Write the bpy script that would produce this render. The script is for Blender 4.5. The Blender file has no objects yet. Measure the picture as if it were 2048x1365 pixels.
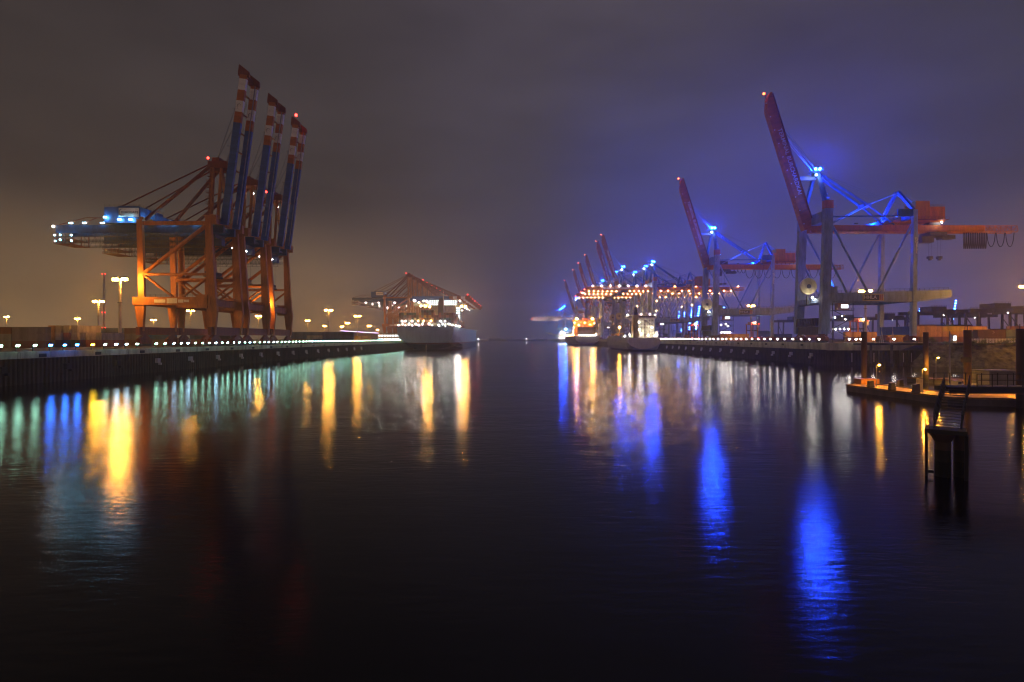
import bpy, math, random
from mathutils import Vector, Matrix
S = bpy.context.scene
COL = S.collection
R = math.radians
rnd = random.Random(7)

# ------------------------------------------------------------------ camera
F, VX, HY, CZ = 1080.0, 1035.0, 677.0, 12.0      # focal length in photo pixels, vanishing point, eye height
cd = bpy.data.cameras.new('camera'); cam = bpy.data.objects.new('camera', cd); COL.objects.link(cam)
cam.location = (0, 0, CZ); cam.rotation_euler = (R(90), 0, 0)
cd.sensor_width = 36; cd.lens = F / 2048 * 36
cd.shift_x = (1024 - VX) / 2048; cd.shift_y = (HY - 682.5) / 2048
cd.clip_start = 0.5; cd.clip_end = 20000
S.camera = cam

# ------------------------------------------------------------------ render look
S.view_settings.view_transform = 'Standard'; S.view_settings.look = 'None'
S.view_settings.exposure = 0; S.view_settings.gamma = 1
cy = S.cycles
cy.use_denoising = True
cy.max_bounces = 4; cy.diffuse_bounces = 2; cy.glossy_bounces = 3; cy.transmission_bounces = 2
cy.filter_width = 1.15; cy.volume_bounces = 0; cy.sample_clamp_indirect = 2.0; cy.use_light_tree = True
cy.caustics_reflective = False; cy.caustics_refractive = False

# ------------------------------------------------------------------ night sky: overcast cloud lit by the port
w = bpy.data.worlds.new('World'); S.world = w; w.use_nodes = True
nt = w.node_tree; nt.nodes.clear()
N = lambda t, **k: (lambda n: [setattr(n, a, b) for a, b in k.items()] and n or n)(nt.nodes.new(t))
L = lambda a, b: nt.links.new(a, b)
tc = N('ShaderNodeTexCoord'); sep = N('ShaderNodeSeparateXYZ'); L(tc.outputs['Generated'], sep.inputs[0])
at = N('ShaderNodeMath', operation='ARCTAN2'); L(sep.outputs[0], at.inputs[0]); L(sep.outputs[1], at.inputs[1])
mr = N('ShaderNodeMapRange'); L(at.outputs[0], mr.inputs[0])
mr.inputs[1].default_value = -0.8; mr.inputs[2].default_value = 0.8
def ramp(stops):
    r = N('ShaderNodeValToRGB'); e = r.color_ramp.elements; r.color_ramp.interpolation = 'EASE'
    while len(e) < len(stops): e.new(0.5)
    for k, (p, c) in enumerate(stops): e[k].position = p; e[k].color = (*c, 1)
    L(mr.outputs[0], r.inputs[0]); return r.outputs[0]
hor = ramp([(0, (.28, .18, .09)), (.25, (.26, .165, .09)), (.42, (.11, .086, .078)), (.50, (.05, .05, .075)),
            (.60, (.055, .066, .25)), (.72, (.09, .09, .42)), (.86, (.13, .11, .32)), (1, (.19, .12, .15))])
mid = ramp([(0, (.048, .037, .033)), (.3, (.052, .042, .040)), (.5, (.052, .046, .058)), (.63, (.050, .052, .15)),
            (.78, (.062, .06, .165)), (1, (.064, .06, .105))])
top = ramp([(0, (.040, .032, .032)), (.25, (.048, .039, .041)), (.52, (.068, .057, .071)), (.8, (.066, .056, .078)), (1, (.054, .048, .066))])
def fall(a, b):
    m = N('ShaderNodeMapRange'); m.interpolation_type = 'SMOOTHSTEP'; L(sep.outputs[2], m.inputs[0])
    m.inputs[1].default_value = a; m.inputs[2].default_value = b; return m.outputs[0]
def mix(f, a, b):
    m = N('ShaderNodeMix', data_type='RGBA'); L(f, m.inputs[0]); L(a, m.inputs[6]); L(b, m.inputs[7]); return m.outputs[2]
c1 = mix(fall(0.0, 0.24), hor, mid); c2 = mix(fall(0.2, 0.52), c1, top)
cl = N('ShaderNodeTexNoise'); cl.inputs['Scale'].default_value = 2.2; cl.inputs['Detail'].default_value = 6
mp = N('ShaderNodeMapping'); mp.inputs['Scale'].default_value = (1, 1, 3.2); L(tc.outputs['Generated'], mp.inputs[0]); L(mp.outputs[0], cl.inputs['Vector'])
cm = N('ShaderNodeMapRange'); L(cl.outputs[0], cm.inputs[0]); cm.inputs[1].default_value = .25; cm.inputs[2].default_value = .75
cm.inputs[3].default_value = .70; cm.inputs[4].default_value = 1.28
vm = N('ShaderNodeVectorMath', operation='SCALE'); L(c2, vm.inputs[0]); L(cm.outputs[0], vm.inputs['Scale'])
bg = N('ShaderNodeBackground'); L(vm.outputs[0], bg.inputs[0]); bg.inputs[1].default_value = 1.04
wo = N('ShaderNodeOutputWorld'); L(bg.outputs[0], wo.inputs[0])

# ------------------------------------------------------------------ helpers
def P(px, py, Y): return Vector(((px - VX) * Y / F, Y, CZ + (HY - py) * Y / F))
def PX(px, Y): return (px - VX) * Y / F

class MB:
    def __init__(s): s.v = []; s.f = []; s.m = []
    def add(s, vs, fs, m=0):
        b = len(s.v); s.v += [tuple(v) for v in vs]; s.f += [tuple(b + i for i in f) for f in fs]; s.m += [m] * len(fs); return s
    def box(s, x0, x1, y0, y1, z0, z1, m=0):
        return s.add([(x0,y0,z0),(x1,y0,z0),(x1,y1,z0),(x0,y1,z0),(x0,y0,z1),(x1,y0,z1),(x1,y1,z1),(x0,y1,z1)],
              [(3,2,1,0),(4,5,6,7),(0,1,5,4),(1,2,6,5),(2,3,7,6),(3,0,4,7)], m)
    def ext(s, pts, a0, a1, m=0, axis='y'):
        n = len(pts)
        mk = {'y': lambda p, a: (p[0], a, p[1]), 'x': lambda p, a: (a, p[0], p[1]), 'z': lambda p, a: (p[0], p[1], a)}[axis]
        vs = [mk(p, a0) for p in pts] + [mk(p, a1) for p in pts]
        fs = [tuple(range(n)), tuple(range(2*n-1, n-1, -1))] + [(i+n, (i+1) % n + n, (i+1) % n, i) for i in range(n)]
        return s.add(vs, fs, m)
    def bar(s, p, q, w_, h=None, m=0):
        p = Vector(p); q = Vector(q); d = (q - p).normalized(); h = h or w_
        up = Vector((0, 0, 1)) if abs(d.z) < .95 else Vector((1, 0, 0))
        a = d.cross(up).normalized() * w_ / 2; b = a.cross(d).normalized() * h / 2
        vs = [p-a-b, p+a-b, p+a+b, p-a+b, q-a-b, q+a-b, q+a+b, q-a+b]
        return s.add(vs, [(0,1,2,3),(7,6,5,4),(4,5,1,0),(5,6,2,1),(6,7,3,2),(7,4,0,3)], m)
    def tube(s, p, q, r, r2=None, n=8, m=0):
        p = Vector(p); q = Vector(q); d = (q - p).normalized(); r2 = r if r2 is None else r2
        up = Vector((0, 0, 1)) if abs(d.z) < .95 else Vector((1, 0, 0))
        a = d.cross(up).normalized(); b = a.cross(d)
        vs = []
        for c, rr in ((p, r), (q, r2)):
            vs += [c + (a*math.cos(2*math.pi*k/n) + b*math.sin(2*math.pi*k/n))*rr for k in range(n)]
        fs = [(k, (k+1) % n, (k+1) % n + n, k + n) for k in range(n)] + [tuple(range(n-1, -1, -1)), tuple(range(n, 2*n))]
        return s.add(vs, fs, m)
    def path(s, pts, r, n=5, m=0):
        for a, b in zip(pts, pts[1:]): s.tube(a, b, r, n=n, m=m)
        return s
    def ball(s, c, r, m=0, n=8, k=5):
        c = Vector(c); vs = []
        for j in range(k + 1):
            t = math.pi * j / k
            for i in range(n):
                u = 2*math.pi*i/n; vs.append(c + Vector((math.sin(t)*math.cos(u), math.sin(t)*math.sin(u), math.cos(t)))*r)
        return s.add(vs, [(j*n+i, j*n+n+i, j*n+n+(i+1) % n, j*n+(i+1) % n) for j in range(k) for i in range(n)], m)
    def rail(s, p, q, h=1.1, step=2.0, t=.07, m=0):
        p = Vector(p); q = Vector(q); n = max(1, int((q-p).length / step)); u = Vector((0, 0, h))
        s.bar(p+u, q+u, t, m=m); s.bar(p+u*.5, q+u*.5, t*.8, m=m)
        for k in range(n + 1):
            c = p.lerp(q, k/n); s.bar(c, c+u, t, m=m)
        return s
    def truss(s, p, q, h, step, t=.15, m=0):
        p = Vector(p); q = Vector(q); n = max(1, round((q-p).length / step)); u = Vector((0, 0, h))
        s.bar(p, q, t, m=m); s.bar(p+u, q+u, t, m=m)
        for k in range(n):
            a = p.lerp(q, k/n); b = p.lerp(q, (k+1)/n)
            s.bar(a, a+u, t*.8, m=m); s.bar(a if k % 2 else a+u, b+u if k % 2 else b, t*.8, m=m)
        s.bar(q, q+u, t*.8, m=m); return s
    def mesh(s, name, mats):
        me = bpy.data.meshes.new(name); me.from_pydata(s.v, [], s.f)
        for mt in (mats if isinstance(mats, (list, tuple)) else [mats]): me.materials.append(mt)
        me.polygons.foreach_set('material_index', s.m); me.update(); return me
    def build(s, name, mats, parent=None, loc=None, smooth=False):
        me = s.mesh(name, mats)
        if smooth: me.polygons.foreach_set('use_smooth', [True]*len(me.polygons))
        o = bpy.data.objects.new(name, me); COL.objects.link(o)
        if parent: o.parent = parent
        if loc is not None: o.location = loc
        return o
def tag(o, label=None, cat=None, group=None, kind=None):
    for k, v in (('label', label), ('category', cat), ('group', group), ('kind', kind)):
        if v: o[k] = v
        elif k in o: del o[k]
    return o
def empty(name, loc, label, cat, group=None, rz=0):
    o = bpy.data.objects.new(name, None); COL.objects.link(o); o.empty_display_size = .5
    o.location = loc; o.rotation_euler = (0, 0, rz); return tag(o, label, cat, group)
def kids(o): return [c for c in bpy.data.objects if c.parent is o]
def copy_tree(o, parent=None, skip=()):
    c = o.copy(); COL.objects.link(c)
    if parent: c.parent = parent
    for ch in list(o.children):
        if ch.name.split('.')[0] not in skip: copy_tree(ch, c, skip)
    return c
def text(body, name, mat_, parent, size, loc, rot, ext=.02, align='CENTER', line=1.0):
    cu = bpy.data.curves.new(name, 'FONT'); cu.body = body; cu.size = size; cu.extrude = ext; cu.offset = size*.012
    cu.align_x = align; cu.align_y = 'CENTER'; cu.space_line = line; cu.resolution_u = 2
    t = bpy.data.objects.new(name, cu); COL.objects.link(t); bpy.context.view_layer.update()
    me = bpy.data.meshes.new_from_object(t.evaluated_get(bpy.context.evaluated_depsgraph_get()))
    bpy.data.objects.remove(t); me.materials.clear(); me.materials.append(mat_)
    o = bpy.data.objects.new(name, me); COL.objects.link(o); o.parent = parent; o.location = loc; o.rotation_euler = rot
    return o
ORD = ['first','second','third','fourth','fifth','sixth','seventh','eighth','ninth','tenth','eleventh','twelfth','thirteenth',
       'fourteenth','fifteenth','sixteenth','seventeenth','eighteenth','nineteenth','twentieth','twenty-first','twenty-second','twenty-third','twenty-fourth']

# ------------------------------------------------------------------ materials
def paint(name, rgb, rough=.55, var=.22, scale=.6, metal=0.0, streak=1.0, bump=0.0, corr=0.0):
    m = bpy.data.materials.new(name); m.use_nodes = True; t = m.node_tree; n = t.nodes; l = t.links
    b = n['Principled BSDF']; b.inputs['Roughness'].default_value = rough; b.inputs['Metallic'].default_value = metal
    co = n.new('ShaderNodeTexCoord'); ma = n.new('ShaderNodeMapping'); ma.inputs['Scale'].default_value = (1, 1, .25*streak + (1-streak))
    l.new(co.outputs['Object'], ma.inputs[0])
    no = n.new('ShaderNodeTexNoise'); no.inputs['Scale'].default_value = scale; no.inputs['Detail'].default_value = 6; no.inputs['Roughness'].default_value = .65
    l.new(ma.outputs[0], no.inputs['Vector'])
    r = n.new('ShaderNodeValToRGB'); r.color_ramp.elements[0].position = .32; r.color_ramp.elements[1].position = .66
    r.color_ramp.elements[0].color = (*[c*(1-var*1.6) for c in rgb], 1); r.color_ramp.elements[1].color = (*[min(1, c*(1+var*.6)) for c in rgb], 1)
    l.new(no.outputs[0], r.inputs[0]); l.new(r.outputs[0], b.inputs['Base Color'])
    if corr:
        wv = n.new('ShaderNodeTexWave'); wv.wave_type = 'BANDS'; wv.bands_direction = 'X'; wv.inputs['Scale'].default_value = corr
        l.new(co.outputs['Object'], wv.inputs['Vector'])
        wy = n.new('ShaderNodeTexWave'); wy.wave_type = 'BANDS'; wy.bands_direction = 'Y'; wy.inputs['Scale'].default_value = corr
        l.new(co.outputs['Object'], wy.inputs['Vector'])
        ad = n.new('ShaderNodeMath'); l.new(wv.outputs[1], ad.inputs[0]); l.new(wy.outputs[1], ad.inputs[1])
        bp = n.new('ShaderNodeBump'); bp.inputs['Distance'].default_value = .06; bp.inputs['Strength'].default_value = .8
        l.new(ad.outputs[0], bp.inputs['Height']); l.new(bp.outputs[0], b.inputs['Normal'])
    elif bump:
        n2 = n.new('ShaderNodeTexNoise'); n2.inputs['Scale'].default_value = scale*7; n2.inputs['Detail'].default_value = 5; l.new(co.outputs['Object'], n2.inputs['Vector'])
        bp = n.new('ShaderNodeBump'); bp.inputs['Distance'].default_value = bump; l.new(n2.outputs[0], bp.inputs['Height']); l.new(bp.outputs[0], b.inputs['Normal'])
    return m
def glow(name, rgb, strength):
    m = bpy.data.materials.new(name); m.use_nodes = True; t = m.node_tree; t.nodes.clear()
    e = t.nodes.new('ShaderNodeEmission'); e.inputs[0].default_value = (*rgb, 1); e.inputs[1].default_value = strength
    o = t.nodes.new('ShaderNodeOutputMaterial'); t.links.new(e.outputs[0], o.inputs[0]); return m
def bands(name, stops, rough=.5, axis=2, var=.2):
    m = paint(name, (.5, .5, .5), rough, var, .25); t = m.node_tree; n = t.nodes; l = t.links
    b = n['Principled BSDF']; r0 = [x for x in n if x.type == 'VALTORGB'][0]; co = [x for x in n if x.type == 'TEX_COORD'][0]
    se = n.new('ShaderNodeSeparateXYZ'); l.new(co.outputs['Object'], se.inputs[0])
    lo, hi = stops[0][0], stops[-1][0] + 1
    mr_ = n.new('ShaderNodeMapRange'); mr_.inputs[1].default_value = lo; mr_.inputs[2].default_value = hi; l.new(se.outputs[axis], mr_.inputs[0])
    r = n.new('ShaderNodeValToRGB'); r.color_ramp.interpolation = 'CONSTANT'; e = r.color_ramp.elements
    while len(e) < len(stops): e.new(.5)
    for k, (p, c) in enumerate(stops): e[k].position = (p-lo)/(hi-lo); e[k].color = (*c, 1)
    l.new(mr_.outputs[0], r.inputs[0])
    mx = n.new('ShaderNodeMix'); mx.data_type = 'RGBA'; mx.blend_type = 'MULTIPLY'; mx.inputs[0].default_value = 1
    g = n.new('ShaderNodeMix'); g.data_type = 'RGBA'; g.blend_type = 'ADD'; g.inputs[0].default_value = 1
    l.new(r0.outputs[0], g.inputs[6]); g.inputs[7].default_value = (.45, .45, .45, 1)
    l.new(r.outputs[0], mx.inputs[6]); l.new(g.outputs[2], mx.inputs[7]); l.new(mx.outputs[2], b.inputs['Base Color'])
    return m
M = dict(
    orange=paint('crane_orange_paint', (.54, .20, .055)), redbrown=paint('crane_red_brown_paint', (.24, .055, .03)),
    oblue=paint('boom_blue_paint', (.06, .15, .42)), dblue=paint('girder_blue_paint', (.03, .075, .2)), white=paint('white_paint', (.88, .86, .82), var=.1),
    sorange=paint('boom_stripe_orange_paint', (.50, .15, .02)),
    grey=paint('crane_grey_blue_lit_paint', (.30, .42, .66)), bluep=paint('crane_blue_paint', (.05, .14, .42)), red=paint('crane_red_paint', (.60, .20, .06)),  # grey paint shifted bluer, blue lamplight on the legs put into its colour
    amber=paint('amber_paint', (.55, .22, .03)), steel=paint('dark_steel', (.05, .05, .055), .5), gal=paint('galvanised_steel', (.32, .33, .34), .45, metal=.4),
    cable=paint('black_rubber_cable', (.015, .015, .017), .6), rope=paint('wire_rope', (.08, .08, .09), .5),
    conc=paint('quay_concrete', (.52, .49, .33), .85, .3, .35, bump=.02), pile=paint('sheet_pile_steel', (.055, .043, .03), .8, .5, .5),
    asph=paint('yard_asphalt', (.07, .068, .065), .85, .3, .08, streak=0), rub=paint('fender_rubber', (.015, .015, .015), .8),
    pale=paint('pale_fender_panel', (.55, .55, .55), .6), reel=paint('cable_reel_cream_paint', (.74, .64, .36), .5), cream=paint('ship_cream_paint', (.78, .72, .50), .5),
    wood=paint('deck_planks', (.36, .22, .09), .8, .35, 1.5, streak=0), rust=paint('rusty_pile_steel', (.12, .075, .05), .7, .45, .8), mud=paint('bank_stone', (.20, .19, .11), .95, .55, .5, streak=0, bump=.1),
    leaf=paint('leaf_green', (.10, .17, .03), .6, .5, 1.2, streak=0), yel=paint('yellow_funnel_paint', (.5, .36, .05), .5), black=paint('black_paint', (.02, .02, .022), .5),
    dkgrey=paint('dark_grey_paint', (.10, .10, .12), .6), shed=paint('shed_cladding', (.30, .30, .34), .6, corr=1.6), glass=paint('dark_glass', (.02, .03, .04), .08, .1),  # dkgrey is a plain dark grey paint
    polep=paint('pale_mast_paint', (.62, .60, .55), .6, .15), far=paint('far_bank_earth', (.03, .032, .03), .95, .4, .02, streak=0), ink=paint('sign_lettering_ink', (.03, .035, .06), .5), pinkish=paint('cab_pink_paint', (.5, .25, .22), .5))
SOD = (1.0, .41, .05)
G = dict(
    sod=glow('sodium_lamp_light', SOD, 520), sods=glow('sodium_flood_light', SOD, 1000), teal=glow('quay_lamp_teal_light', (.42, 1.0, .72), 55),
    cool=glow('quay_lamp_cool_light', (.45, .8, 1.0), 80), blueq=glow('quay_lamp_blue_light', (.02, .17, 1.0), 190), yelq=glow('quay_lamp_yellow_light', (1, .62, .02), 90),
    whiteq=glow('quay_lamp_white_light', (1.0, .93, .84), 62), blue=glow('blue_flood_light', (.001, .045, 1.0), 8000), bluef=glow('blue_strip_light', (.02, .12, 1.0), 160),
    cyan=glow('cyan_flood_light', (.24, .70, 1.0), 60), cyanfar=glow('far_cyan_flood_light', (.12, .5, 1.0), 1300), redw=glow('orange_red_warning_light', (1, .09, .02), 16), red=glow('red_warning_light', (1, .02, .015), 25), string=glow('crane_string_light', (1, .48, .11), 160), bluedim=glow('dim_blue_flood_light', (.001, .045, 1.0), 900), bluemid=glow('mid_blue_flood_light', (.001, .045, 1.0), 4200), strf=glow('far_string_light', (1, .68, .5), 22), wsm=glow('small_work_light', (1, .93, .82), 90), bluefar=glow('far_blue_flood_light', (.001, .05, 1.0), 2000),
    wstr=glow('white_deck_light', (1, .93, .82), 300), win=glow('lit_window', (1, .86, .6), 2.2), winc=glow('lit_window_cool', (.8, .95, 1), 3.0),
    pont=glow('pontoon_sodium_light', (1, .42, .03), 4200), loop=glow('festoon_cable_glow', (1, .55, .15), 1.1), vio=glow('violet_roof_strip_light', (.75, .55, 1), 5), bluew=glow('blue_work_light', (.01,.10,1.0), 2200))
CONT = {'rust red': (.20, .075, .05), 'dark brown': (.10, .045, .03), 'grey blue': (.12, .16, .22), 'dark green': (.05, .11, .07), 'orange': (.50, .26, .07),
        'cream white': (.55, .48, .32), 'slate grey': (.12, .12, .13), 'deep blue': (.03, .08, .25), 'yellow': (.55, .36, .04), 'pinkish red': (.40, .14, .10)}
CM = {k: paint('container_' + k.replace(' ', '_') + '_paint', c, .6, .3, .5, corr=1.15) for k, c in CONT.items()}

# ------------------------------------------------------------------ the setting: water, yards, banks
def water_mat():
    m = bpy.data.materials.new('harbour_water'); m.use_nodes = True; t = m.node_tree; n = t.nodes; l = t.links; n.clear()
    co = n.new('ShaderNodeTexCoord')
    def noise(sc, stretch, det):
        ma = n.new('ShaderNodeMapping'); ma.inputs['Scale'].default_value = stretch; ma.inputs['Rotation'].default_value = (0, 0, R(8)); l.new(co.outputs['Object'], ma.inputs[0])
        x = n.new('ShaderNodeTexNoise'); x.inputs['Scale'].default_value = sc; x.inputs['Detail'].default_value = det; l.new(ma.outputs[0], x.inputs['Vector']); return x.outputs[0]
    b1 = n.new('ShaderNodeBump'); b1.inputs['Distance'].default_value = WATER['d1']; b1.inputs['Strength'].default_value = 1; l.new(noise(1.6, (.30, 1, 1), 3), b1.inputs['Height'])
    b3 = n.new('ShaderNodeBump'); b3.inputs['Distance'].default_value = WATER['d3']; l.new(noise(7.5, (.32, 1, 1), 2), b3.inputs['Height']); l.new(b3.outputs[0], b1.inputs['Normal'])
    b2 = n.new('ShaderNodeBump'); b2.inputs['Distance'].default_value = WATER['d2']; l.new(noise(.22, (.5, 1, 1), 2), b2.inputs['Height']); l.new(b1.outputs[0], b2.inputs['Normal'])
    pm = n.new('ShaderNodeMapRange'); l.new(noise(.035, (.35, 1, 1), 4), pm.inputs[0]); pm.inputs[1].default_value = .35; pm.inputs[2].default_value = .7
    pm.inputs[3].default_value = WATER['r0']; pm.inputs[4].default_value = WATER['r1']
    wp_ = n.new('ShaderNodeMapRange'); l.new(noise(.05, (.4, 1, 1), 3), wp_.inputs[0]); wp_.inputs[1].default_value = .38; wp_.inputs[2].default_value = .62; wp_.inputs[3].default_value = .45; wp_.inputs[4].default_value = 1.0; l.new(wp_.outputs[0], b1.inputs['Strength']); l.new(wp_.outputs[0], b3.inputs['Strength'])
    g = n.new('ShaderNodeBsdfGlossy'); g.distribution = 'BECKMANN'; g.inputs['Color'].default_value = (.96, .96, .96, 1); l.new(pm.outputs[0], g.inputs['Roughness']); l.new(b2.outputs[0], g.inputs['Normal'])
    d = n.new('ShaderNodeBsdfDiffuse'); d.inputs[0].default_value = (.006, .006, .006, 1)
    fr = n.new('ShaderNodeFresnel'); fr.inputs[0].default_value = 1.33; l.new(b2.outputs[0], fr.inputs['Normal'])
    mx = n.new('ShaderNodeMixShader'); l.new(fr.outputs[0], mx.inputs[0]); l.new(d.outputs[0], mx.inputs[1]); l.new(g.outputs[0], mx.inputs[2])
    o = n.new('ShaderNodeOutputMaterial'); l.new(mx.outputs[0], o.inputs[0]); return m
WATER = dict(d1=.030, d2=.04, d3=.0042, r0=.155, r1=.20)
wt = MB().add([(-1380, -90, 0), (1380, -90, 0), (1380, 2490, 0), (-1380, 2490, 0)], [(0, 1, 2, 3)]).build('water', water_mat()); wt['kind'] = 'structure'
LX, LZ, RX, RZ, RY = -127.0, 8.47, 136.0, 10.0, 236.0     # quay lines and heights
MB().box(-1370, LX - .8, 58, 2480, 7.6, 8.42).build('yard_ground_west', M['asph'])['kind'] = 'structure'
gr = MB(); gr.ext([(RX + .8, RY + .8), (184, 233), (190, 225), (1370, 225), (1370, 2480), (RX + .8, 2480)], 9.0, 9.95, axis='z')
gr.build('yard_ground_east', M['asph'])['kind'] = 'structure'
fs = MB(); pr = random.Random(3)
pts = [(x, 0.0) for x in (-126, 136)]
top_ = [(136 - k*13.1, 5 + pr.random()*9) for k in range(21)]
fs.ext([(-126.5, -1), (135.9, -1)] + top_, 2380, 2478); fs.build('far_bank', M['far'])['kind'] = 'structure'
# sloped stone bank east of the quay corner
bk = MB(); toe = [(168, 231.5), (178, 224.5), (188, 217), (215, 214.5), (260, 213), (320, 212)]; crest = [(177, 233), (188, 230), (196, 225.5), (222, 224), (262, 223), (322, 222.5)]
nv = 9
for (a, b) in zip(toe, crest):
    for k in range(nv):
        q = k/(nv-1); x = a[0]+(b[0]-a[0])*q; y = a[1]+(b[1]-a[1])*q
        bk.v.append((x + pr.uniform(-.4, .4), y + pr.uniform(-.3, .3), -.6 + 10.4*q))
for i in range(len(toe)-1):
    for k in range(nv-1):
        a = i*nv+k; bk.f.append((a, a+nv, a+nv+1, a+1)); bk.m.append(0)
bk.build('bank_slope', M['mud'])['kind'] = 'structure'

# ------------------------------------------------------------------ haze
def haze(density, g_):
    m = bpy.data.materials.new('night_haze'); m.use_nodes = True; t = m.node_tree; t.nodes.clear()
    v = t.nodes.new('ShaderNodeVolumePrincipled'); v.inputs['Color'].default_value = (.92, .93, .97, 1); v.inputs['Density'].default_value = density; v.inputs['Anisotropy'].default_value = g_
    o = t.nodes.new('ShaderNodeOutputMaterial'); t.links.new(v.outputs[0], o.inputs['Volume'])
    h = MB().box(-1400, 1400, -100, 2500, -2.2, 175).build('haze', m); h['kind'] = 'stuff'; return h
haze(.00041, .68)

# ------------------------------------------------------------------ quay walls
def corrugated(mb, p0, p1, z0, z1, period=1.3, depth=.38, m=0):
    p0 = Vector((*p0, 0)); p1 = Vector((*p1, 0)); d = p1-p0; n = int(d.length/period); u = d.normalized(); nn = Vector((u.y, -u.x, 0))
    pr_ = []
    for k in range(n):
        for q, o in ((0, 0), (.18, depth), (.5, depth), (.68, 0)): pr_.append(p0 + u*(k+q)*period + nn*o)
    pr_.append(p1); b = len(mb.v)
    for p in pr_: mb.v += [(p.x, p.y, z0), (p.x, p.y, z1)]
    for k in range(len(pr_)-1): mb.f.append((b+2*k, b+2*k+2, b+2*k+3, b+2*k+1)); mb.m.append(m)
qw = empty('quay_wall', (LX, 60, 0), 'long dark sheet pile quay wall with pale concrete cap under the orange cranes', 'quay wall')
cap = MB(); y = 60 - 60
yy = 0.0
while yy < 560:                                   # cap in cast segments with open joints; niche shade is added as black blocks
    cap.box(-1.6, 0, yy + .12, yy + 14.4, 6.74, LZ); yy += 14.5
cap.box(-1.6, 0, 560, 2300, 6.74, LZ)
cap.box(-1.3, -.15, 0, 2300, LZ, LZ + .12)
cap.build('concrete_cap', M['conc'], qw)
sp = MB(); corrugated(sp, (-.9, 0), (-.9, 600), -1, 6.73); sp.box(-1.4, -.6, 600, 2300, -1, 6.73); sp.build('sheet_piling', M['pile'], qw)
for k in range(17):
    yf = 229 - 60 + (k - 5)*19.15
    MB().box(-.02, .14, yf - 1.1 - 8, yf + 1.1 - 8, 7.0, 7.9).build('niche_shade_block', M['rub'], qw)  # raised black block stands for the shade inside a niche
    f = MB().box(-.5, .45, yf - .75, yf + .75, 3.3, 4.9).build('fender', M['pale'] if k > 2 else M['rub'], qw)
    MB().box(-.5, .40, yf + .95, yf + 1.6, 2.6, 3.3).build('fender_bracket', M['pale'] if k > 2 else M['rub'], f)
    if k % 2 == 0: MB().rail((-.0, yf + 4, 0), (-.0, yf + 4.6, 0), 8.3, .6, .09).build('quay_ladder', M['rub'], qw)
qe = empty('quay_wall', (RX, RY, 0), 'dark sheet pile quay wall with pale concrete cap under the blue and red cranes', 'quay wall')
cap = MB(); yy = 0.0
while yy < 300: cap.box(0, 1.6, yy + (1.7 if yy == 0 else .12), yy + 14.4, 6.9, RZ); yy += 14.5
cap.box(0, 1.6, 304.6, 2200, 6.9, RZ)
xx = 0.0
while xx < 26: cap.box(xx + (.0 if xx == 0 else .1), xx + 8.9, 0, 1.58, 6.7, RZ - .01); xx += 9
cap.ext([(27.1, 6.7), (31, 6.7), (41, RZ - .2), (41, RZ), (27.1, RZ)], 0, 1.58)
cap.build('concrete_cap', M['conc'], qe)
sp = MB(); corrugated(sp, (.9, 330), (.9, .9), -1, 6.88); corrugated(sp, (.9, .9), (44, .9), -1, 6.68, m=0); sp.box(.5, 1.2, 330, 2200, -1, 6.88); sp.build('sheet_piling', M['pile'], qe)
for k in range(14):
    yf = 14 + k*18.6
    f = MB().box(-.45, .5, yf - .8, yf + .8, 3.6, 5.2).build('fender', M['pale'], qe)
    MB().box(-.40, .5, yf + 1.0, yf + 1.9, 2.7, 3.6).build('fender_bracket', M['pale'], f)
    MB().box(-.14, .02, yf + 7, yf + 9.2, 8.4, 9.3).build('niche_shade_block', M['rub'], qe)  # black block again paints the niche shade
for xx in (17.8, 26.9): MB().box(xx, xx + 1.1, -.25, -.02, 1, 9.4).build('fender_post', M['dkgrey'], qe)
for xx in (10, 19.6, 32.5, 36): MB().tube((xx, -.25, 1.6), (xx, -.25, 5.6), .16).build('mooring_post', M['pale'], qe)

# ------------------------------------------------------------------ small quay edge lamps
def quay_lamp_proto(face, gm, label, group):
    d = Vector(face).normalized(); s_ = Vector((-d.y, d.x, 0)).normalized(); u = d.cross(s_)
    dh = Vector((d.x, d.y, 0)).normalized(); c = Vector((0, 0, 1.62)) + dh*.55
    root = empty('quay_lamp', (0, 0, 0), label, 'lamp', group)
    MB().box(-.09, .09, -.09, .09, 0, 1.75).bar((0, 0, 1.75), c + Vector((0, 0, .12)), .1).build('lamp_post', M['steel'], root)
    h = MB(); a = c - d*.26; e = c + d*.16
    vs = [a+s_*.26-u*.2, a-s_*.26-u*.2, a-s_*.26+u*.2, a+s_*.26+u*.2, e+s_*.46-u*.34, e-s_*.46-u*.34, e-s_*.46+u*.34, e+s_*.46+u*.34]
    h.add(vs, [(0,1,2,3),(0,4,5,1),(1,5,6,2),(2,6,7,3),(3,7,4,0),(4,7,6,5)])
    h.build('lamp_housing', M['steel'], root); q = c + d*.19
    MB().add([q+s_*.4-u*.28, q+s_*.4+u*.28, q-s_*.4+u*.28, q-s_*.4-u*.28], [(0,1,2,3)]).build('lamp_glass', gm, root)
    return root
GRW = 'small lamps along the west quay edge'; GRE = 'small lamps along the east quay edge'
fw = (.80, -.20, -.56)
protoW = quay_lamp_proto(fw, G['teal'], 'small teal white lamp in the long row along the west quay edge', GRW)
protoC = quay_lamp_proto(fw, G['cool'], 'small cool bluish white lamp among the teal lamps of the west quay edge', GRW)
protoB = quay_lamp_proto(fw, G['blueq'], 'small deep blue lamp on the west quay edge by the container stack', GRW)
protoY = quay_lamp_proto(fw, G['yelq'], 'single yellow lamp beside the three blue ones on the west quay edge', GRW)
pxs = [0, 35, 68, 101, 128, 153, 185, 209, 232, 252, 274, 312, 329, 346, 362, 375, 389]
ys = [(-LX)*F/(VX-p) for p in pxs]
while ys[-1] < 600: ys.append(ys[-1] + 4.85)
used = set()
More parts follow.
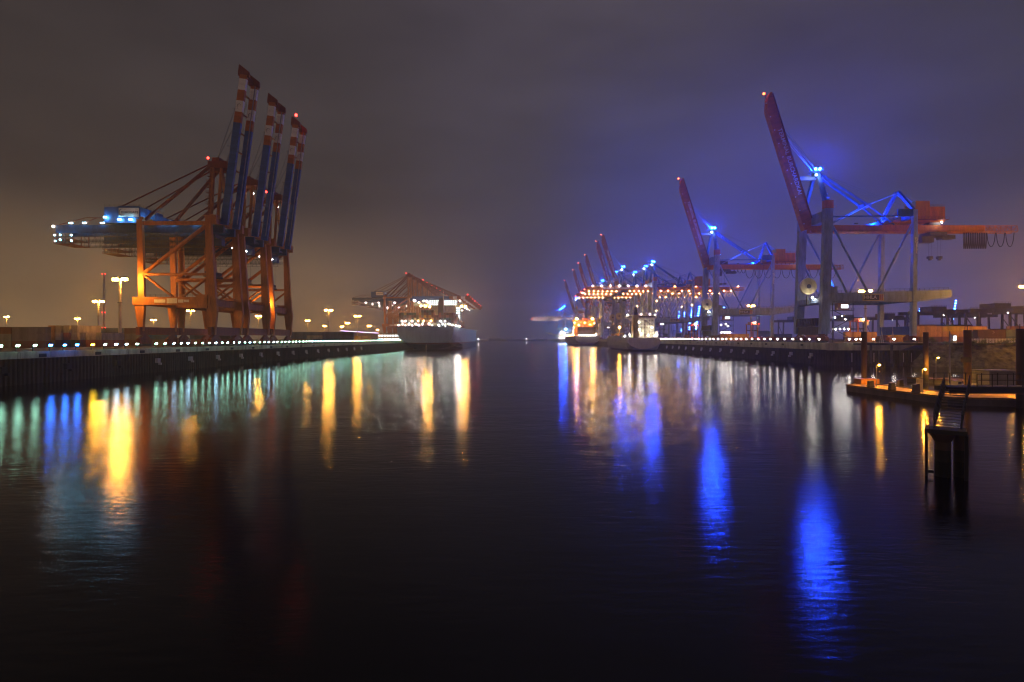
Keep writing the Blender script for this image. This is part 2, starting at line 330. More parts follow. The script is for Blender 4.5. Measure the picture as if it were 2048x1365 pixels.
for k, y in enumerate(ys):
    pr_ = protoB if k in (3, 4, 5) else protoY if k in (6, 58) else protoC if (k in (9, 13, 15, 25, 29) or k % 11 == 8) else protoW
    o = pr_ if pr_.name not in used else copy_tree(pr_); used.add(pr_.name)
    if k == 58: o['label'] = 'small yellow lamp far along the west quay edge near the warehouse'
    o.location = (LX - .3, y + (rnd.uniform(-.35, .35) if k > 17 else 0), LZ + .1); o.rotation_euler.z = R(rnd.uniform(-14, 14))
protoE = quay_lamp_proto((-.80, -.26, -.54), G['whiteq'], 'small bright white lamp in the row along the east quay edge', GRE)
ys = [243.5 + 7.65*k for k in range(36)]
for k, y in enumerate(ys):
    o = protoE if k == 0 else copy_tree(protoE); o.location = (RX + .3, y + rnd.uniform(-.5, .5), RZ + .05); o.rotation_euler.z = R(rnd.uniform(-12, 12))
for k, p in enumerate((1697, 1710, 1720, 1745, 1786, 1827)):
    o = copy_tree(protoE); o.location = (PX(p, RY + 1), RY + .3, RZ + .05); o.rotation_euler.z = R(rnd.uniform(25, 48))
    o['label'] = 'small bright white lamp on the quay front facing the camera, behind the pontoon piles'
o = copy_tree(protoE); o.location = (PX(1910, 226), 226.5, RZ - .05); o.rotation_euler.z = R(45); o['label'] = 'lone bright white lamp on the bank top between two tall pontoon piles'

# ------------------------------------------------------------------ high light masts
def mast_proto():
    root = empty('light_mast', (0, 0, 0), 'x', 'light mast', 'high sodium light masts in the yards')
    MB().tube((0, 0, 0), (0, 0, 28.6), .70, .46, 12).build('pole', M['polep'], root, smooth=False)
    c = MB(); c.tube((0, 0, 18.4), (0, 0, 18.8), .9, n=10); c.bar((-3.3, 0, 28.7), (3.3, 0, 28.7), .3, .3); c.rail((-3.2, -.5, 28.8), (3.2, -.5, 28.8), .9, 1.2); c.build('head_frame', M['gal'], root)
    for sx in (-1, 1):
        h = MB()
        for k in range(2): h.box(sx*1.5 + k*1.1*sx - .54, sx*1.5 + k*1.1*sx + .54, -.55, .55, 29.0, 29.5)
        hb = h.build('lamp_housing', M['steel'], root)
        e = MB()
        for k in range(2): e.box(sx*1.5 + k*1.1*sx - .5, sx*1.5 + k*1.1*sx + .5, -.5, .5, 27.95, 28.98)
        e.build('lamp_glass', G['sod'], hb)
    return root
MASTS = [(240, 557, 'tall near sodium mast with two lamp heads left of the orange cranes'), (197, 602, 'sodium mast just left of the tall near mast'), (155, 637, 'short looking sodium mast above the cream container ends'),
  (13, 633, 'sodium mast at the left edge of the photo above dark containers'), (307, 640, 'faint sodium mast seen through the first orange crane portal'), (381, 621, 'sodium mast framed between the legs of the first orange crane'),
  (517, 632, 'sodium mast framed under the portal of the second orange crane'), (615, 641, 'sodium mast first to the right of the orange cranes'), (657, 620, 'tallest sodium mast right of the orange cranes'),
  (649, 652, 'dim distant sodium mast just left of the tallest one right of the orange cranes'), (684, 653, 'dim distant sodium mast above the white warehouse'), (695, 646, 'sodium mast standing behind the middle of the warehouse'),
  (715, 632, 'second tallest sodium mast right of the orange cranes'), (739, 652, 'bright low sodium mast left of the distant ship cranes'), (755, 660, 'faintest sodium mast nearest the distant ship cranes'),
  (1731, 581, 'double headed sodium mast above the long portal beam of the nearest blue crane'), (1502, 611, 'sodium mast behind the portal beam of the second blue crane'), (2052, 572, 'sodium mast at the right edge of the photo')]
MASTS += [(2150, 540, 'second added sodium mast lighting the east crane fronts outside the right photo edge'), (-420, 492, 'added sodium mast lighting the orange crane fronts just outside the left photo edge'), (2100, 549.6, 'added sodium mast lighting the east crane fronts just outside the right photo edge')]  # added masts out of view, placed to light the crane fronts
mp_ = mast_proto()
for k, (px, py, lb) in enumerate(MASTS):
    g0 = LZ if px < VX else RZ
    Y = (g0 + 28.9 - CZ)*F/(HY - py); o = mp_ if k == 0 else copy_tree(mp_)
    o.location = (PX(px, Y), Y, g0 - .06); o['label'] = lb; o.rotation_euler.z = R((k*37) % 50 - 25) if k else R(-6)
    if px in (1731, 240): o.scale = (1, 1, 1)
# red and white chimney beyond the yard
ch = empty('chimney', (PX(208, 1180), 1180, LZ), 'slim pale far chimney with red warning lights behind the sodium masts', 'chimney')
MB().tube((0, 0, 0), (0, 0, 144), 2.6, 1.6, 12).build('stack', M['polep'], ch)
for z in (26, 60, 144): 
    for sx in (-3.2, 3.2): MB().ball((sx, -1, z), 1.0, n=6, k=4).build('warning_light', G['red'], ch)

# ------------------------------------------------------------------ orange cranes with blue twin booms (west quay)
def orange_crane(raised, label, group, lit):
    root = empty('container_crane', (0, 0, 0), label, 'container crane', group)
    O, RB, B, DB = M['orange'], M['redbrown'], M['oblue'], M['dblue']
    for y in (-11, 11):
        a, b = y - .7, y + .7
        MB().ext([(-1.1, 5), (1.15, 5), (2.1, 15.8), (1.5, 21.4), (-.7, 56.8), (-3.1, 56.8), (-2.4, 21.4), (-2.4, 15.8)], a, b).box(-1.0, 1.9, a - .25, b + .25, 53, 56.9).build('leg', O, root)
        l = MB(); l.ext([(-31.6, 5), (-30.1, 5), (-29.3, 17.9), (-33.6, 17.9)], a, b); l.ext([(-31.9, 21.3), (-29.3, 21.3), (-30.3, 55), (-32.7, 55)], a, b); l.build('leg', O, root)
        pb = MB().box(-34.2, -.6, a - .2, b + .2, 17.9, 21.4).box(-6.3, -1.8, a - .5, b + .5, 16.6, 22.4).build('portal_beam', O, root)
        MB().rail((-29, a, 21.4), (-6, a, 21.4), 1.1, 2.2).build('railing', M['steel'], pb)
        if y < 0:
            sg = MB(); yq = a - .3
            for x0, x1, z0, z1 in ((-24.8, -20, 18.9, 20.3), (-19.4, -14.9, 18.6, 20.8), (-14.5, -12.2, 18.9, 20.3), (-12, -9.8, 19.1, 20.2)): sg.box(x0, x1, yq, a - .2, z0, z1)
            sp_ = sg.build('sign_plate', M['white'], pb)
        for p, q, r in (((-29.6, 31.3), (-2.6, 31.3), .62), ((-29.8, 31.8), (-2.7, 52.5), .85), ((-29.6, 30.8), (-17.2, 21.4), .55), ((-2.4, 29.6), (-13.2, 21.4), .55)):
            MB().tube((p[0], y, p[1]), (q[0], y, q[1]), r, n=10).build('brace', O, root)
        MB().box(-30.4, -3.0, y - .45, y + .45, 52.6, 54.2).build('top_beam', O, root)
    for x, z0, z1, lb in ((-1.6, 17.6, 20.6, 1), (-31.3, 17.9, 21.0, 0)):
        t = MB().box(x - .9, x + .9, -10.1, 10.1, z0, z1).build('portal_tie', O, root)
        MB().rail((x + 1.2, -10, z1), (x + 1.2, 10, z1), 1.2, 1.3).box(x + .9, x + 1.5, -10, 10, z1 - .12, z1 + .05).build('walkway', RB, t)
    for x in (-1.9, -31.5): MB().box(x - .8, x + .8, -10.3, 10.3, 54.4, 56.4).build('head_beam', O, root)
    for x in (0, -30.8):
        MB().box(x - .8, x + .8, -13.6, 13.6, 5.0, 8.4).build('sill_beam', RB, root)
        for y in (-9.5, 9.5):
            b = MB(); b.ext([(y - 4, 3.2), (y + 4, 3.2), (y + 1, 5), (y - 1, 5)], x - .6, x + .6, axis='x')
            for k in (-3, -1, 1, 3): b.box(x - .8, x + .8, y + k*1.05 - .8, y + k*1.05 + .8, 1.2, 3.2)
            bo = b.build('bogie', RB, root); ww = MB()
            for k in range(8): ww.tube((x - .35, y - 3.7 + k*1.05, .55), (x + .35, y - 3.7 + k*1.05, .55), .5, n=10)
            ww.build('wheels', M['steel'], bo)
    # twin girders with trolley walkways hanging below
    for y in (-4.6, 4.6):
        g = MB().box(-73, 1.4, y - .65, y + .65, 50.4, 53.8).build('girder', DB, root)
        wk = MB(); s_ = 1 if y > 0 else -1; yo = y + s_*1.6
        for z in (48.4, 45.6): wk.box(-72, -2, yo - .5, yo + .5, z, z + .12); wk.rail((-72, yo + s_*.5, z), (-2, yo + s_*.5, z), 1.1, 1.5, .1)
        wk.truss((-60, yo - s_*.5, 44.2), (-4, yo - s_*.5, 44.2), 4.4, 2.4, .12)
        wk.build('trolley_walkway', M['steel'], g)
    cb = MB()
    for k in range(10): cb.bar((-72 + k*7.9, -4.6, 52), (-72 + k*7.9, 4.6, 52), .5, .9)
    cb.build('girder_cross_ties', DB, root)
    ep = MB()
    for x in (-73, -69.6, -66.2): 
        for y in (-4.6, 4.6): ep.bar((x, y, 45.4), (x, y, 50.4), .25)
    for z in (45.4, 47.6): ep.box(-73.6, -65.6, -5.6, 5.6, z, z + .14); ep.rail((-73.6, -5.6, z), (-65.6, -5.6, z), 1.1, 1.2, .1)
    ep.bar((-72, -4.6, 54), (-60, -4.6, 57.2), .35); ep.bar((-60, -4.6, 57.2), (-48, -4.6, 57), .35); ep.bar((-63, -4.6, 54), (-55, -4.6, 57.2), .3)
    ep.build('end_platform', RB, root)
    hs = MB().box(-48.6, -33, -9, 6.5, 54, 61); hs.box(-45, -36, -6, 4, 61, 62.1); hs.box(-32.9, -29.5, -4, 8, 54, 58.6)
    house = hs.build('machinery_house', B, root)
    MB().rail((-48.6, -9, 61), (-33, -9, 61), 1.1, 2).rail((-33, -9, 61), (-33, 6.5, 61), 1.1, 2).build('roof_railing', M['steel'], house)
    MB().box(-42.2, -33.4, -9.16, -9.0, 56.6, 60.5).build('sign_board', M['white'], house)
    text('EUROGATE', 'sign_lettering', M['ink'], house, 1.45, (-37.3, -9.2, 58.5), (R(90), 0, 0))
    arc = MB()
    for k in range(15):
        t0, t1 = R(35 + k*18), R(35 + (k+1)*18); c0 = Vector((-40.4, -9.2, 58.55))
        wd = .12 + .42*math.sin(math.pi*(k+.5)/15)
        arc.bar(c0 + Vector((math.cos(t0)*1.5, 0, math.sin(t0)*1.5)), c0 + Vector((math.cos(t1)*1.5, 0, math.sin(t1)*1.5)), wd, .06)
    arc.build('sign_emblem', M['ink'], house)
    # A-frame mast
    for y in (-1, 1):
        MB().bar((-1.9, y*9.6, 56.3), (-4.4, y*3.2, 80.6), 1.5, 1.5).build('mast_leg', O, root)
        MB().bar((-.6, y*6.0, 56.3), (-.4, y*3.2, 80.6), 1.0, 1.0).build('mast_leg', O, root)
        MB().tube((-5, y*3.2, 81), (-31.4, y*8.5, 55), .75, n=8).build('backstay', RB, root)
        MB().tube((-5.4, y*2.6, 82), (-46, y*4.6, 61.4 if y < 0 else 60), .32, n=6).build('backstay', RB, root)
    MB().box(-6.2, 2.2, -4.2, 4.2, 79.6, 82.6).box(-4.6, -1.4, -3.5, 3.5, 82.6, 84.4).build('mast_head', RB, root)
    ld = MB()
    for k in range(9): 
        q = k/9; x = -1.9 - 2.5*q; y = -9.6 + 6.4*q; z = 57 + 23.6*q
        if k: ld.bar((x - .4, y - .6, z), (x + .278 - .4, y - .711 - .6, z - 2.62), .5, .1)
        ld.box(x - 1.9, x + .2, y - 1.1, y + .3, z, z + .1); ld.rail((x - 1.9, y - 1.1, z), (x + .2, y - 1.1, z), 1.0, 1, .08)
    ld.build('ladder', RB, root)
    MB().ball((-6.4, -3.5, 84.2), .55, n=6, k=4).build('warning_light', G['red'], root)
    rods = MB()
    for y in (-1.4, 1.4): rods.tube((.6, y, 80), (.9, y, 57), .16, n=5)
    rods.build('hoist_rods', M['steel'], root)
    # boom: two striped box girders, hinged at the waterside
    ang = R(-82.5) if raised else 0.0
    hinge = Vector((1.6, 0, 54.0)); Mx = Matrix.Rotation(ang, 4, 'Y')
    wp = lambda x, y, z: hinge + Mx @ Vector((x, y, z))
    bo = MB(); 
    for k in range(1, 8): bo.bar((k*8.6, -3.9, 1.2), (k*8.6, 3.9, 1.2), .4, .7)
    bo.box(66.5, 68.8, -5.4, 5.4, .5, 2.4); 
    pass
    bo.ext([(66, -2.6), (68.8, -2.2), (71.6, 2.6), (67.5, 2.6)], -5.3, -4.1); bo.ext([(66, -2.6), (68.8, -2.2), (71.6, 2.6), (67.5, 2.6)], 4.1, 5.3)
    sws = []
    for y in (-5.0, 5.0):
        g = bo; segs = [(0, 45.6, 0), (45.6, 50.4, 1), (50.4, 55.4, 2), (55.4, 60.2, 1), (60.2, 65.2, 2), (65.2, 67, 1)]
        for x0, x1, mm in segs: g.box(x0, x1, y - .7, y + .7, -1.7, 1.4, mm + 1)
        sw = MB()
        for k in range(10):
            t0, t1 = R(-60 + k*22), R(-60 + (k+1)*22); wd = .1 + .3*math.sin(math.pi*(k+.5)/10)
            c0 = Vector((52.2, y - .73, -.2))
            sw.bar(c0 + Vector((math.cos(t0)*1.2 + .5, 0, math.sin(t0)*.9)), c0 + Vector((math.cos(t1)*1.2 + .5, 0, math.sin(t1)*.9)), wd, .05)
        sws.append(sw)
    boom = bo.build('boom', [RB, B, M['sorange'], M['white']], root, hinge); boom.rotation_euler = (0, ang, 0)
    for sw in sws: sw.build('boom_emblem', M['ink'], boom)
    bw = MB(); bw.box(1, 66, -3.6, -2.9, 1.5, 1.6); bw.rail((1, -3.6, 1.6), (66, -3.6, 1.6), 1.0, 2.5, .09); bw.bar((2, 3.3, -1.2), (66, 3.3, -1.2), .35); bw.build('boom_walkway', M['gal'], boom)
    pl = MB()
    for x in (14, 21, 35, 52): pl.bar((x, -4.7, 1.4), (x, -4.7, 3.4), .2)
    pl.build('stay_lugs', M['steel'], boom)
    fsb = MB()
    for y in (-3.4, 3.4):
        if raised:
            a = Vector((-2.5, y, 83)); 
            for xb in (46, 58): fsb.tube(a, wp(xb, y, 1.6), .09, n=5)
        else:
            for xb in (30, 60): fsb.tube((-.5, y, 82), wp(xb, y, 1.4), .38, n=6)
    fsb.build('forestays', RB if not raised else M['rope'], root)
    if not raised:
        for xb in (68.6,): MB().ball(wp(xb, -4.7, 3.6), .7, n=6, k=4).build('warning_light', G['red'], root)
        MB().ball((14, 0, 76.5), .6, n=6, k=4).build('warning_light', G['red'], root)
    # trolley, cab and spreader parked under the girder
    xc = -6 if raised else 26
    c = MB().box(xc - 3, xc + 3, -4, 4, 48.6, 50.2).build('trolley', M['dkgrey'], root)
    MB().box(xc + 1.5, xc + 4.6, -1.6, 1.2, 45.4, 48.4).build('operator_cab', M['dblue'], root)
    s2 = MB()
    for x in (-1.5, 1.5):
        for y in (-3, 3): s2.tube((xc + x, y, 48.6), (xc + x, y, 34), .06, n=4)
    s2.box(xc - 1.6, xc + 1.6, -4, 4, 32, 33.4); s2.box(xc - 1.1, xc + 1.1, -6.1, 6.1, 30.9, 31.8); s2.build('spreader', M['dkgrey'], root)
    # work lights
    if lit:
        for x, y, z in ((-47.6, -9.9, 56.0), (-41.3, -9.9, 55.0), (-36.5, -9.9, 55.0), (-32.2, -7, 56), (-32.2, -1, 55.6), (-26, -5.6, 54.4), (-21, -5.6, 54.4), (-11, -5.6, 54.4), (-60, -5.6, 54.4), (-66, -5.6, 54.4), (-52, -5.6, 54.4)):
            MB().box(x - .7, x + .7, y - .12, y + .12, z, z + .5).build('work_light', G['cyan'], root)
        for x, z in ((-73, 49.2), (-70.6, 47.2), (-70.6, 49.4), (-65.6, 49.2), (-65.6, 46.8), (-72.8, 46.6)): MB().ball((x, -5.8, z), .34, n=6, k=4).build('work_light', G['cyan'], root)
        MB().ball((-74, -5.4, 53.2), .45, n=6, k=4).build('work_light', G['wsm'], root)
    elif raised:
        for x, z in ((-9, 48.2), (-2, 46.6)): MB().ball((x, -6, z), .26, n=6, k=4).build('work_light', G['wsm'], root)
        MB().ball((-.2, -2.5, 76), .26, n=6, k=4).build('work_light', G['wsm'], root)
    else:
        for x in (4, 16, 28, 40, 52): MB().ball((x, -5.6, 49.8), .42, n=6, k=4).build('work_light', G['wstr'], root)
        for x in (-56, -40, -20): MB().ball((x, -6, 47.8), .36, n=6, k=4).build('work_light', G['wstr'], root)
    return root
GO = 'orange container cranes on the west quay'
for k, (yc, lb) in enumerate(((245, 'nearest orange container crane with blue twin boom raised and blue lit machinery house'),
        (273, 'middle one of three orange container cranes with striped booms raised'), (301, 'farthest of three orange container cranes with striped booms raised, red lamp at its boom tip'))):
    c = orange_crane(True, lb, GO, k == 0) if k < 2 else c2
    if k == 1: c2 = copy_tree(c)
    c.location = (-132, yc, LZ); c['label'] = lb
    if k == 2: 
        MB().ball((10.5, -4.7, 126), .8, n=6, k=4).build('warning_light', G['red'], c)
        MB().ball((-2.4, -13.4, 22), .55, n=6, k=4).build('work_light', G['sods'], c)
lo = orange_crane(False, 'x', 'orange cranes with lowered booms over the pale blue ship', False)
for k, yc in enumerate((674, 706, 744, 786, 824, 864, 905)):
    c = lo if k == 0 else copy_tree(lo); c.location = (-132, yc, LZ)
    c['label'] = 'nearest orange crane with its boom lowered over the pale blue container ship' if k == 0 else f'orange crane with boom lowered over the pale blue ship, {ORD[k]} of that row'

# ------------------------------------------------------------------ blue and red cranes (east quay)
def blue_crane(raised, label, group, detail, strings=False, cyan=False, farb=False):
    root = empty('container_crane', (0, 0, 0), label, 'container crane', group)
    A, B, RD = M['grey'], M['bluep'], M['red']
    for y in (-11, 11):
        a, b = y - 1.25, y + 1.25
        l = MB().ext([(-1.9, 4), (1.9, 4), (3.6, 60.8), (.0, 60.8)], a, b).build('leg', A, root)
        MB().box(-.1, 3.7, a - .02, b + .02, 60.85, 64.4).rail((3.9, a, 60.8), (5, a, 60.8), 1.1, 1).build('leg_cap', RD, l)
        l = MB().ext([(39.4, 3), (41.4, 3), (42.0, 60.3), (40.3, 60.3)], y - 1.0, y + 1.0).build('leg', A, root)
        pb = MB().ext([(2.3, 18.5), (41.4, 18.5), (57.4, 20.6), (57.4, 23.6), (56.6, 24.0), (2.5, 22.4)], y - .8, y + .8).build('portal_beam', A, root)
        MB().rail((3, y - .8, 22.5), (56, y - .8, 23.9), 1.1, 2.2, .08).box(3, 41, y - 1.5, y - .85, 18.3, 18.45).build('railing', M['steel'], pb)
        if y < 0:
            MB().box(17, 26.6, y - 1.0, y - .82, 18.9, 22.1).build('sign_frame', M['reel'], pb)
            MB().box(17.4, 24.4, y - 1.06, y - 1.0, 19.3, 21.7).build('sign_board', M['dkgrey'], pb)
            for x in (24.6, 25.5): MB().box(x, x + .5, y - 1.06, y - 1.0, 19.2, 21.8).build('sign_stripe', RD, pb)
            text('HHLA', 'sign_lettering', M['white'], pb, 2.2, (20.4, y - 1.1, 20.5), (R(90), 0, 0))
            text('N\nO\nE\nL\nL', 'crane_lettering', M['white'], l, 1.9, (41.4, y - 1.06, 44), (R(90), 0, 0), line=.8)
            MB().box(2.6, 5.6, y - 1, y + 1, 22.4, 25.5).build('winch_box', A, pb)
        for p, q in (((2.9, 55), (20.2, 22.4)), ((40.6, 55), (24, 22.4)), ((2.6, 38), (10.5, 22.5))):
            MB().tube((p[0], y, p[1]), (q[0], y, q[1]), .55, n=8).build('brace', A, root)
        MB().tube((3.4, y, 57.2), (40.4, y, 57.6), .38, n=6).build('top_tie', B, root)
        MB().bar((1.6, y*.95, 61), (2.6, y*.12, 80.2), 1.4, 1.4).build('mast_leg', B, root)
        MB().bar((41, y*.95, 60.5), (41, y*.06, 71.2), 1.3, 1.3).build('frame_leg', B, root)
        MB().tube((3.4, y*.14, 79.6), (25.6, y*.2, 64.6), .55, n=6).build('backstay', B, root)
        MB().tube((25.6, y*.2, 64.6), (37.6, y*.25, 55.3), .42, n=6).build('backstay', B, root)
        MB().tube((9, y*.2, 56), (25.6, y*.2, 64.6), .35, n=6).build('backstay', A, root)
        MB().tube((25.6, y*.2, 64.6), (41, y*.08, 70.8), .35, n=6).build('backstay', A, root)
        MB().tube((41, y*.08, 70.8), (61, y*.16, 56), .35, n=6).build('backstay', A, root)
    MB().box(23.9, 27.2, -2.4, 2.4, 63.9, 65.4).build('stay_joint', B, root)
    MB().box(-.6, 3.2, -9.7, 9.7, 54.9, 59.8).build('head_beam', A, root)
    MB().box(40, 42, -10, 10, 56.5, 59.6).build('head_beam', B, root)
    MB().box(-1, 1.2, -9.7, 9.7, 18.2, 20.4).box(-2.4, 1.4, -9.6, 9.6, 17.6, 17.85).build('portal_tie', A, root)
    MB().box(39.6, 41.4, -9.9, 9.9, 18.6, 21.4).build('portal_tie', A, root)
    for x in (0, 40.4):
        MB().box(x - 1, x + 1, -9.8, 9.8, 3.6, 7.4).build('sill_beam', B if x else M['dkgrey'], root)
        for y in (-9.5, 9.5):
            b = MB(); b.ext([(y - 4, 2.4), (y + 4, 2.4), (y + 1, 4), (y - 1, 4)], x - .6, x + .6, axis='x')
            for k in (-3, -1, 1, 3): b.box(x - .8, x + .8, y + k*1.05 - .8, y + k*1.05 + .8, .9, 2.4)
            bg_ = b.build('bogie', M['redbrown'], root)
            if detail:
                ww = MB()
                for k in range(8): ww.tube((x - .35, y - 3.7 + k*1.05, .5), (x + .35, y - 3.7 + k*1.05, .5), .46, n=10)
                ww.build('wheels', M['steel'], bg_)
    rl = MB(); rl.tube((-2.2, -2.4, 26.4), (-2.2, -1.4, 26.4), 3.9, n=24); reel = rl.build('cable_reel', M['reel'], root)
    MB().tube((-2.2, -2.7, 26.4), (-2.2, -2.4, 26.4), 1.0, n=12).build('reel_hub', M['dkgrey'], reel)
    MB().bar((-2.2, -1.2, 17.9), (-2.2, -1.2, 26.4), .8).build('reel_stand', M['steel'], root)
    if detail:
        MB().ball((-2.0, -5.2, 20.9), .3, n=6, k=4).build('work_light', G['wstr'], root)
        ho = MB(); ho.ext([(-2.5, 7.6), (3.2, 7.6), (2.6, 11.2), (-2.1, 11.2)], -9, 9)
        hh = ho.build('cable_drum_house', M['dkgrey'], root)
        for k in range(12): MB().ext([(-2.8, 8.0), (-2.4, 11.3), (-2.1, 11.3), (-2.5, 8.0)], -8.6 + k*1.45, -7.9 + k*1.45).build('vent_rib', M['steel'], hh)
    # stair tower and lower cabin beside the waterside leg
    st = MB()
    for k, z in enumerate((6.5, 10.5, 14.5)): st.box(3.4, 13, -12.2, -10, z, z + .15); st.rail((3.4, -12.2, z), (13, -12.2, z), 1.1, 1.2, .08)
    for k, z in enumerate((2, 6.5, 10.5)): st.bar((4 if k % 2 else 12, -11.4, z), (12 if k % 2 else 4, -11.4, z + 4.2), .7, .15)
    for x in (3.6, 13): st.bar((x, -11.4, 0), (x, -11.4, 18), .22)
    st.build('stair_tower', M['steel'], root)
    cb = MB().box(5.6, 10.6, -12.4, -9.8, 14.8, 17.9).build('lower_cabin', M['pinkish'], root)
    MB().box(7, 10.2, -12.46, -12.41, 15.6, 17.2).build('window', G['winc'], cb)
    if detail:
        lr = MB()
        for k in range(4): MB().ball((4.5 + k*1.9, -12.5, 6.1), .32, n=6, k=4).build('work_light', G['wsm'], root)
        for x, z in ((7.5, 12), (9, 10.5), (4.2, 11.4)): MB().ball((x, -12.4, z), .24, n=6, k=4).build('work_light', G['wsm'], root)
    # main girder and backreach
    gd = MB().box(-1, 81, -1.6, 1.6, 51.8, 55.3).build('girder', RD, root)
    gw = MB(); gw.box(2, 96, -2.6, -1.7, 52.2, 52.3); gw.rail((2, -2.6, 52.3), (96, -2.6, 52.3), 1.1, 2.2, .09); gw.truss((81, -1.5, 52), (96.5, -1.5, 52), 3.0, 2.6, .28); gw.truss((81, 1.5, 52), (96.5, 1.5, 52), 3.0, 2.6, .28); gw.build('girder_walkway', RD, gd)
    hm = MB().ext([(35.5, 56.0), (46.8, 56.0), (46.8, 63.4), (44, 63.4)], -4, 4).box(53.7, 61, -3.4, 3.4, 57.6, 63.6).box(46, 61, -3.3, 3.3, 56.6, 57.9).build('machinery_house', RD, root)
    MB().box(47, 53.6, -3.8, 3.8, 57.6, 66.2).build('winch_house', M['amber'], hm)
    MB().rail((53.7, -3.4, 63.6), (61, -3.4, 63.6), 1, 1.5).box(44, 62, -4.6, 4.6, 57.2, 57.5).rail((44, -4.6, 57.5), (62, -4.6, 57.5), 1.1, 1.6).build('house_platform', M['redbrown'], hm)
    lg = MB()
    for x in (48, 54, 60): lg.bar((x, -3, 55.3), (x, -3, 57.3), .4); lg.bar((x, 3, 55.3), (x, 3, 57.3), .4)
    lg.build('house_supports', M['redbrown'], hm)
    MB().box(33.5, 40.2, -11.4, -10.4, 57.9, 60.6).build('side_plate', B, root); MB().ext([(24, 56.6), (40.5, 57.4), (40.5, 60.4), (36, 58.6)], 10.2, 11.2).build('side_plate', B, root)
    # raised or lowered boom
    ang = R(72.6) if raised else 0
    hinge = Vector((-1.4, 0, 53.6)); Mx = Matrix.Rotation(ang, 4, 'Y'); wp = lambda x, y, z: hinge + Mx @ Vector((x, y, z))
    boom = MB().ext([(0, -2.5), (-59, -2.4), (-64.5, -.4), (-66.8, 1.4), (-66.8, 2.4), (0, 2.5)], -1.7, 1.7).build('boom', RD, root, hinge); boom.rotation_euler = (0, ang, 0)
    text('TERMINAL BURCHARDKAI', 'boom_lettering', M['white'], boom, 2.75, (-33, -1.75, .55), (R(90), 0, 0), .03)
    bl = MB(); bl.box(-66, -1, -2.5, -1.8, 2.2 if raised else -2.4, 2.32 if raised else -2.3); bl.rail((-66, 2.5, 1.0), (-1, 2.5, 2.3), 1.0, 3, .09); bl.build('boom_walkway', M['redbrown'], boom)
    lamps_x = [-3 - 6.6*k for k in range(10)]
    if not strings:
        for x in lamps_x: MB().tube((x, -1.8, -2.0), (x, -2.1, -2.0), .3, n=6).build('boom_lamp', M['white'], boom)
    MB().bar((-64, 0, 0), (-67.4, 0, -.6), .25).build('lamp_bracket', M['redbrown'], boom); MB().ball((-67.6, 0, -.6), .6, n=6, k=4).build('warning_light', G['redw'], boom)
    fo = MB()
    for y in (-1.3, 1.3):
        if raised:
            fo.tube((2.4, y, 80.6), wp(-46, y, 2.2), .12, n=5); fo.tube((2.4, y, 80.6), wp(-50, y, 2.2), .12, n=5); fo.tube(wp(-46, y, 2.2), wp(-64, y, 2.0), .1, n=5)
        else:
            fo.tube((2.4, y, 80.6), wp(-30, y, 2.2), .34, n=6); fo.tube((2.4, y, 80.6), wp(-60, y, 2.2), .34, n=6)
    fo.build('forestays', A, root)
    ro = MB(); ro.tube((3, .5, 80.5), (45, .5, 63), .06, n=4); ro.tube((3, -.5, 80.5), (48, -.5, 63), .06, n=4); ro.build('hoist_ropes', M['rope'], root)
    if raised: MB().bar((2, 0, 77.6), wp(-24.5, 0, 2.2), 1.3, 1.6).build('boom_latch', B, root)
    hd = MB().box(-.4, 4.6, -2.2, 2.2, 80.2, 80.5).rail((-.4, -2.2, 80.5), (4.6, -2.2, 80.5), 1, 1.2, .1).box(1.2, 3.6, -1.4, 1.4, 78, 80.2)
    hd.build('mast_head', B, root)
    if not cyan:
        for x, y in ((1.6, -1.4), (3.6, -1.4)): MB().ball((x, y, 81.8), .52, n=8, k=5).build('blue_lamp', G['bluefar' if farb else 'bluemid' if strings else 'blue'], root)
        MB().ball((.4, -4.2, 78.2), .34, n=6, k=4).build('work_light', G['wstr'], root)
    else: MB().ball((2.4, -1.4, 82), .7, n=6, k=4).build('blue_lamp', G['blue'], root)
    ld = MB()
    for k in range(8): z = 62 + k*2.2; yk = -10.4 + 9*k/8; ld.box(2.4, 4, yk - .9, yk + .3, z, z + .1); ld.bar((4, yk - .9, z), (4, yk - .9, z + 1.1), .08); (ld.bar((3.4, yk, z), (3.4, yk - 1.125, z - 2.2), .5, .1) if k else None)
    ld.build('ladder', B, root)
    # trolley, headblock and festoon cable
    xc = 58 if (raised and detail == 1) else 10 if raised else -28
    tr = MB().box(xc - 4, xc + 4, -3.4, 3.4, 50.2, 51.7); tr.box(xc - 7, xc - 1.5, -2.6, .6, 47.0, 50.0); tr.rail((xc - 8, -3.2, 48.4), (xc + 8, -3.2, 48.4), 1.2, 1, .1); tr.box(xc + 3, xc + 9, -2, 2, 48.8, 50.6)
    tr.box(xc - 3, xc + 3, -2, 2, 55.4, 57.8); tr.build('trolley', M['dkgrey'], root)
    hb = MB()
    if raised and detail == 1:
        for dx in (-1.5, 2.9):
            for q in (-.8, .8): hb.tube((xc + dx + q, 0, 50), (xc + dx + q*.8, 0, 40.8), .05, n=4)
            hb.box(xc + dx - 1.0, xc + dx + 1.0, -.8, .8, 39.6, 40.8); hb.box(xc + dx - .5, xc + dx + .5, -.5, .5, 38.9, 39.6)
    else:
        for q in (-1.2, 1.2): hb.tube((xc + q, 0, 50), (xc + q, 0, 42), .06, n=4)
        hb.box(xc - 1.5, xc + 1.5, -3, 3, 40.6, 42)
    hb.build('headblock', M['dkgrey'], root)
    fe = MB(); lm = G['loop'] if strings and not cyan else M['cable']  # on the strung cranes the cable itself glows, painting in the lamplight
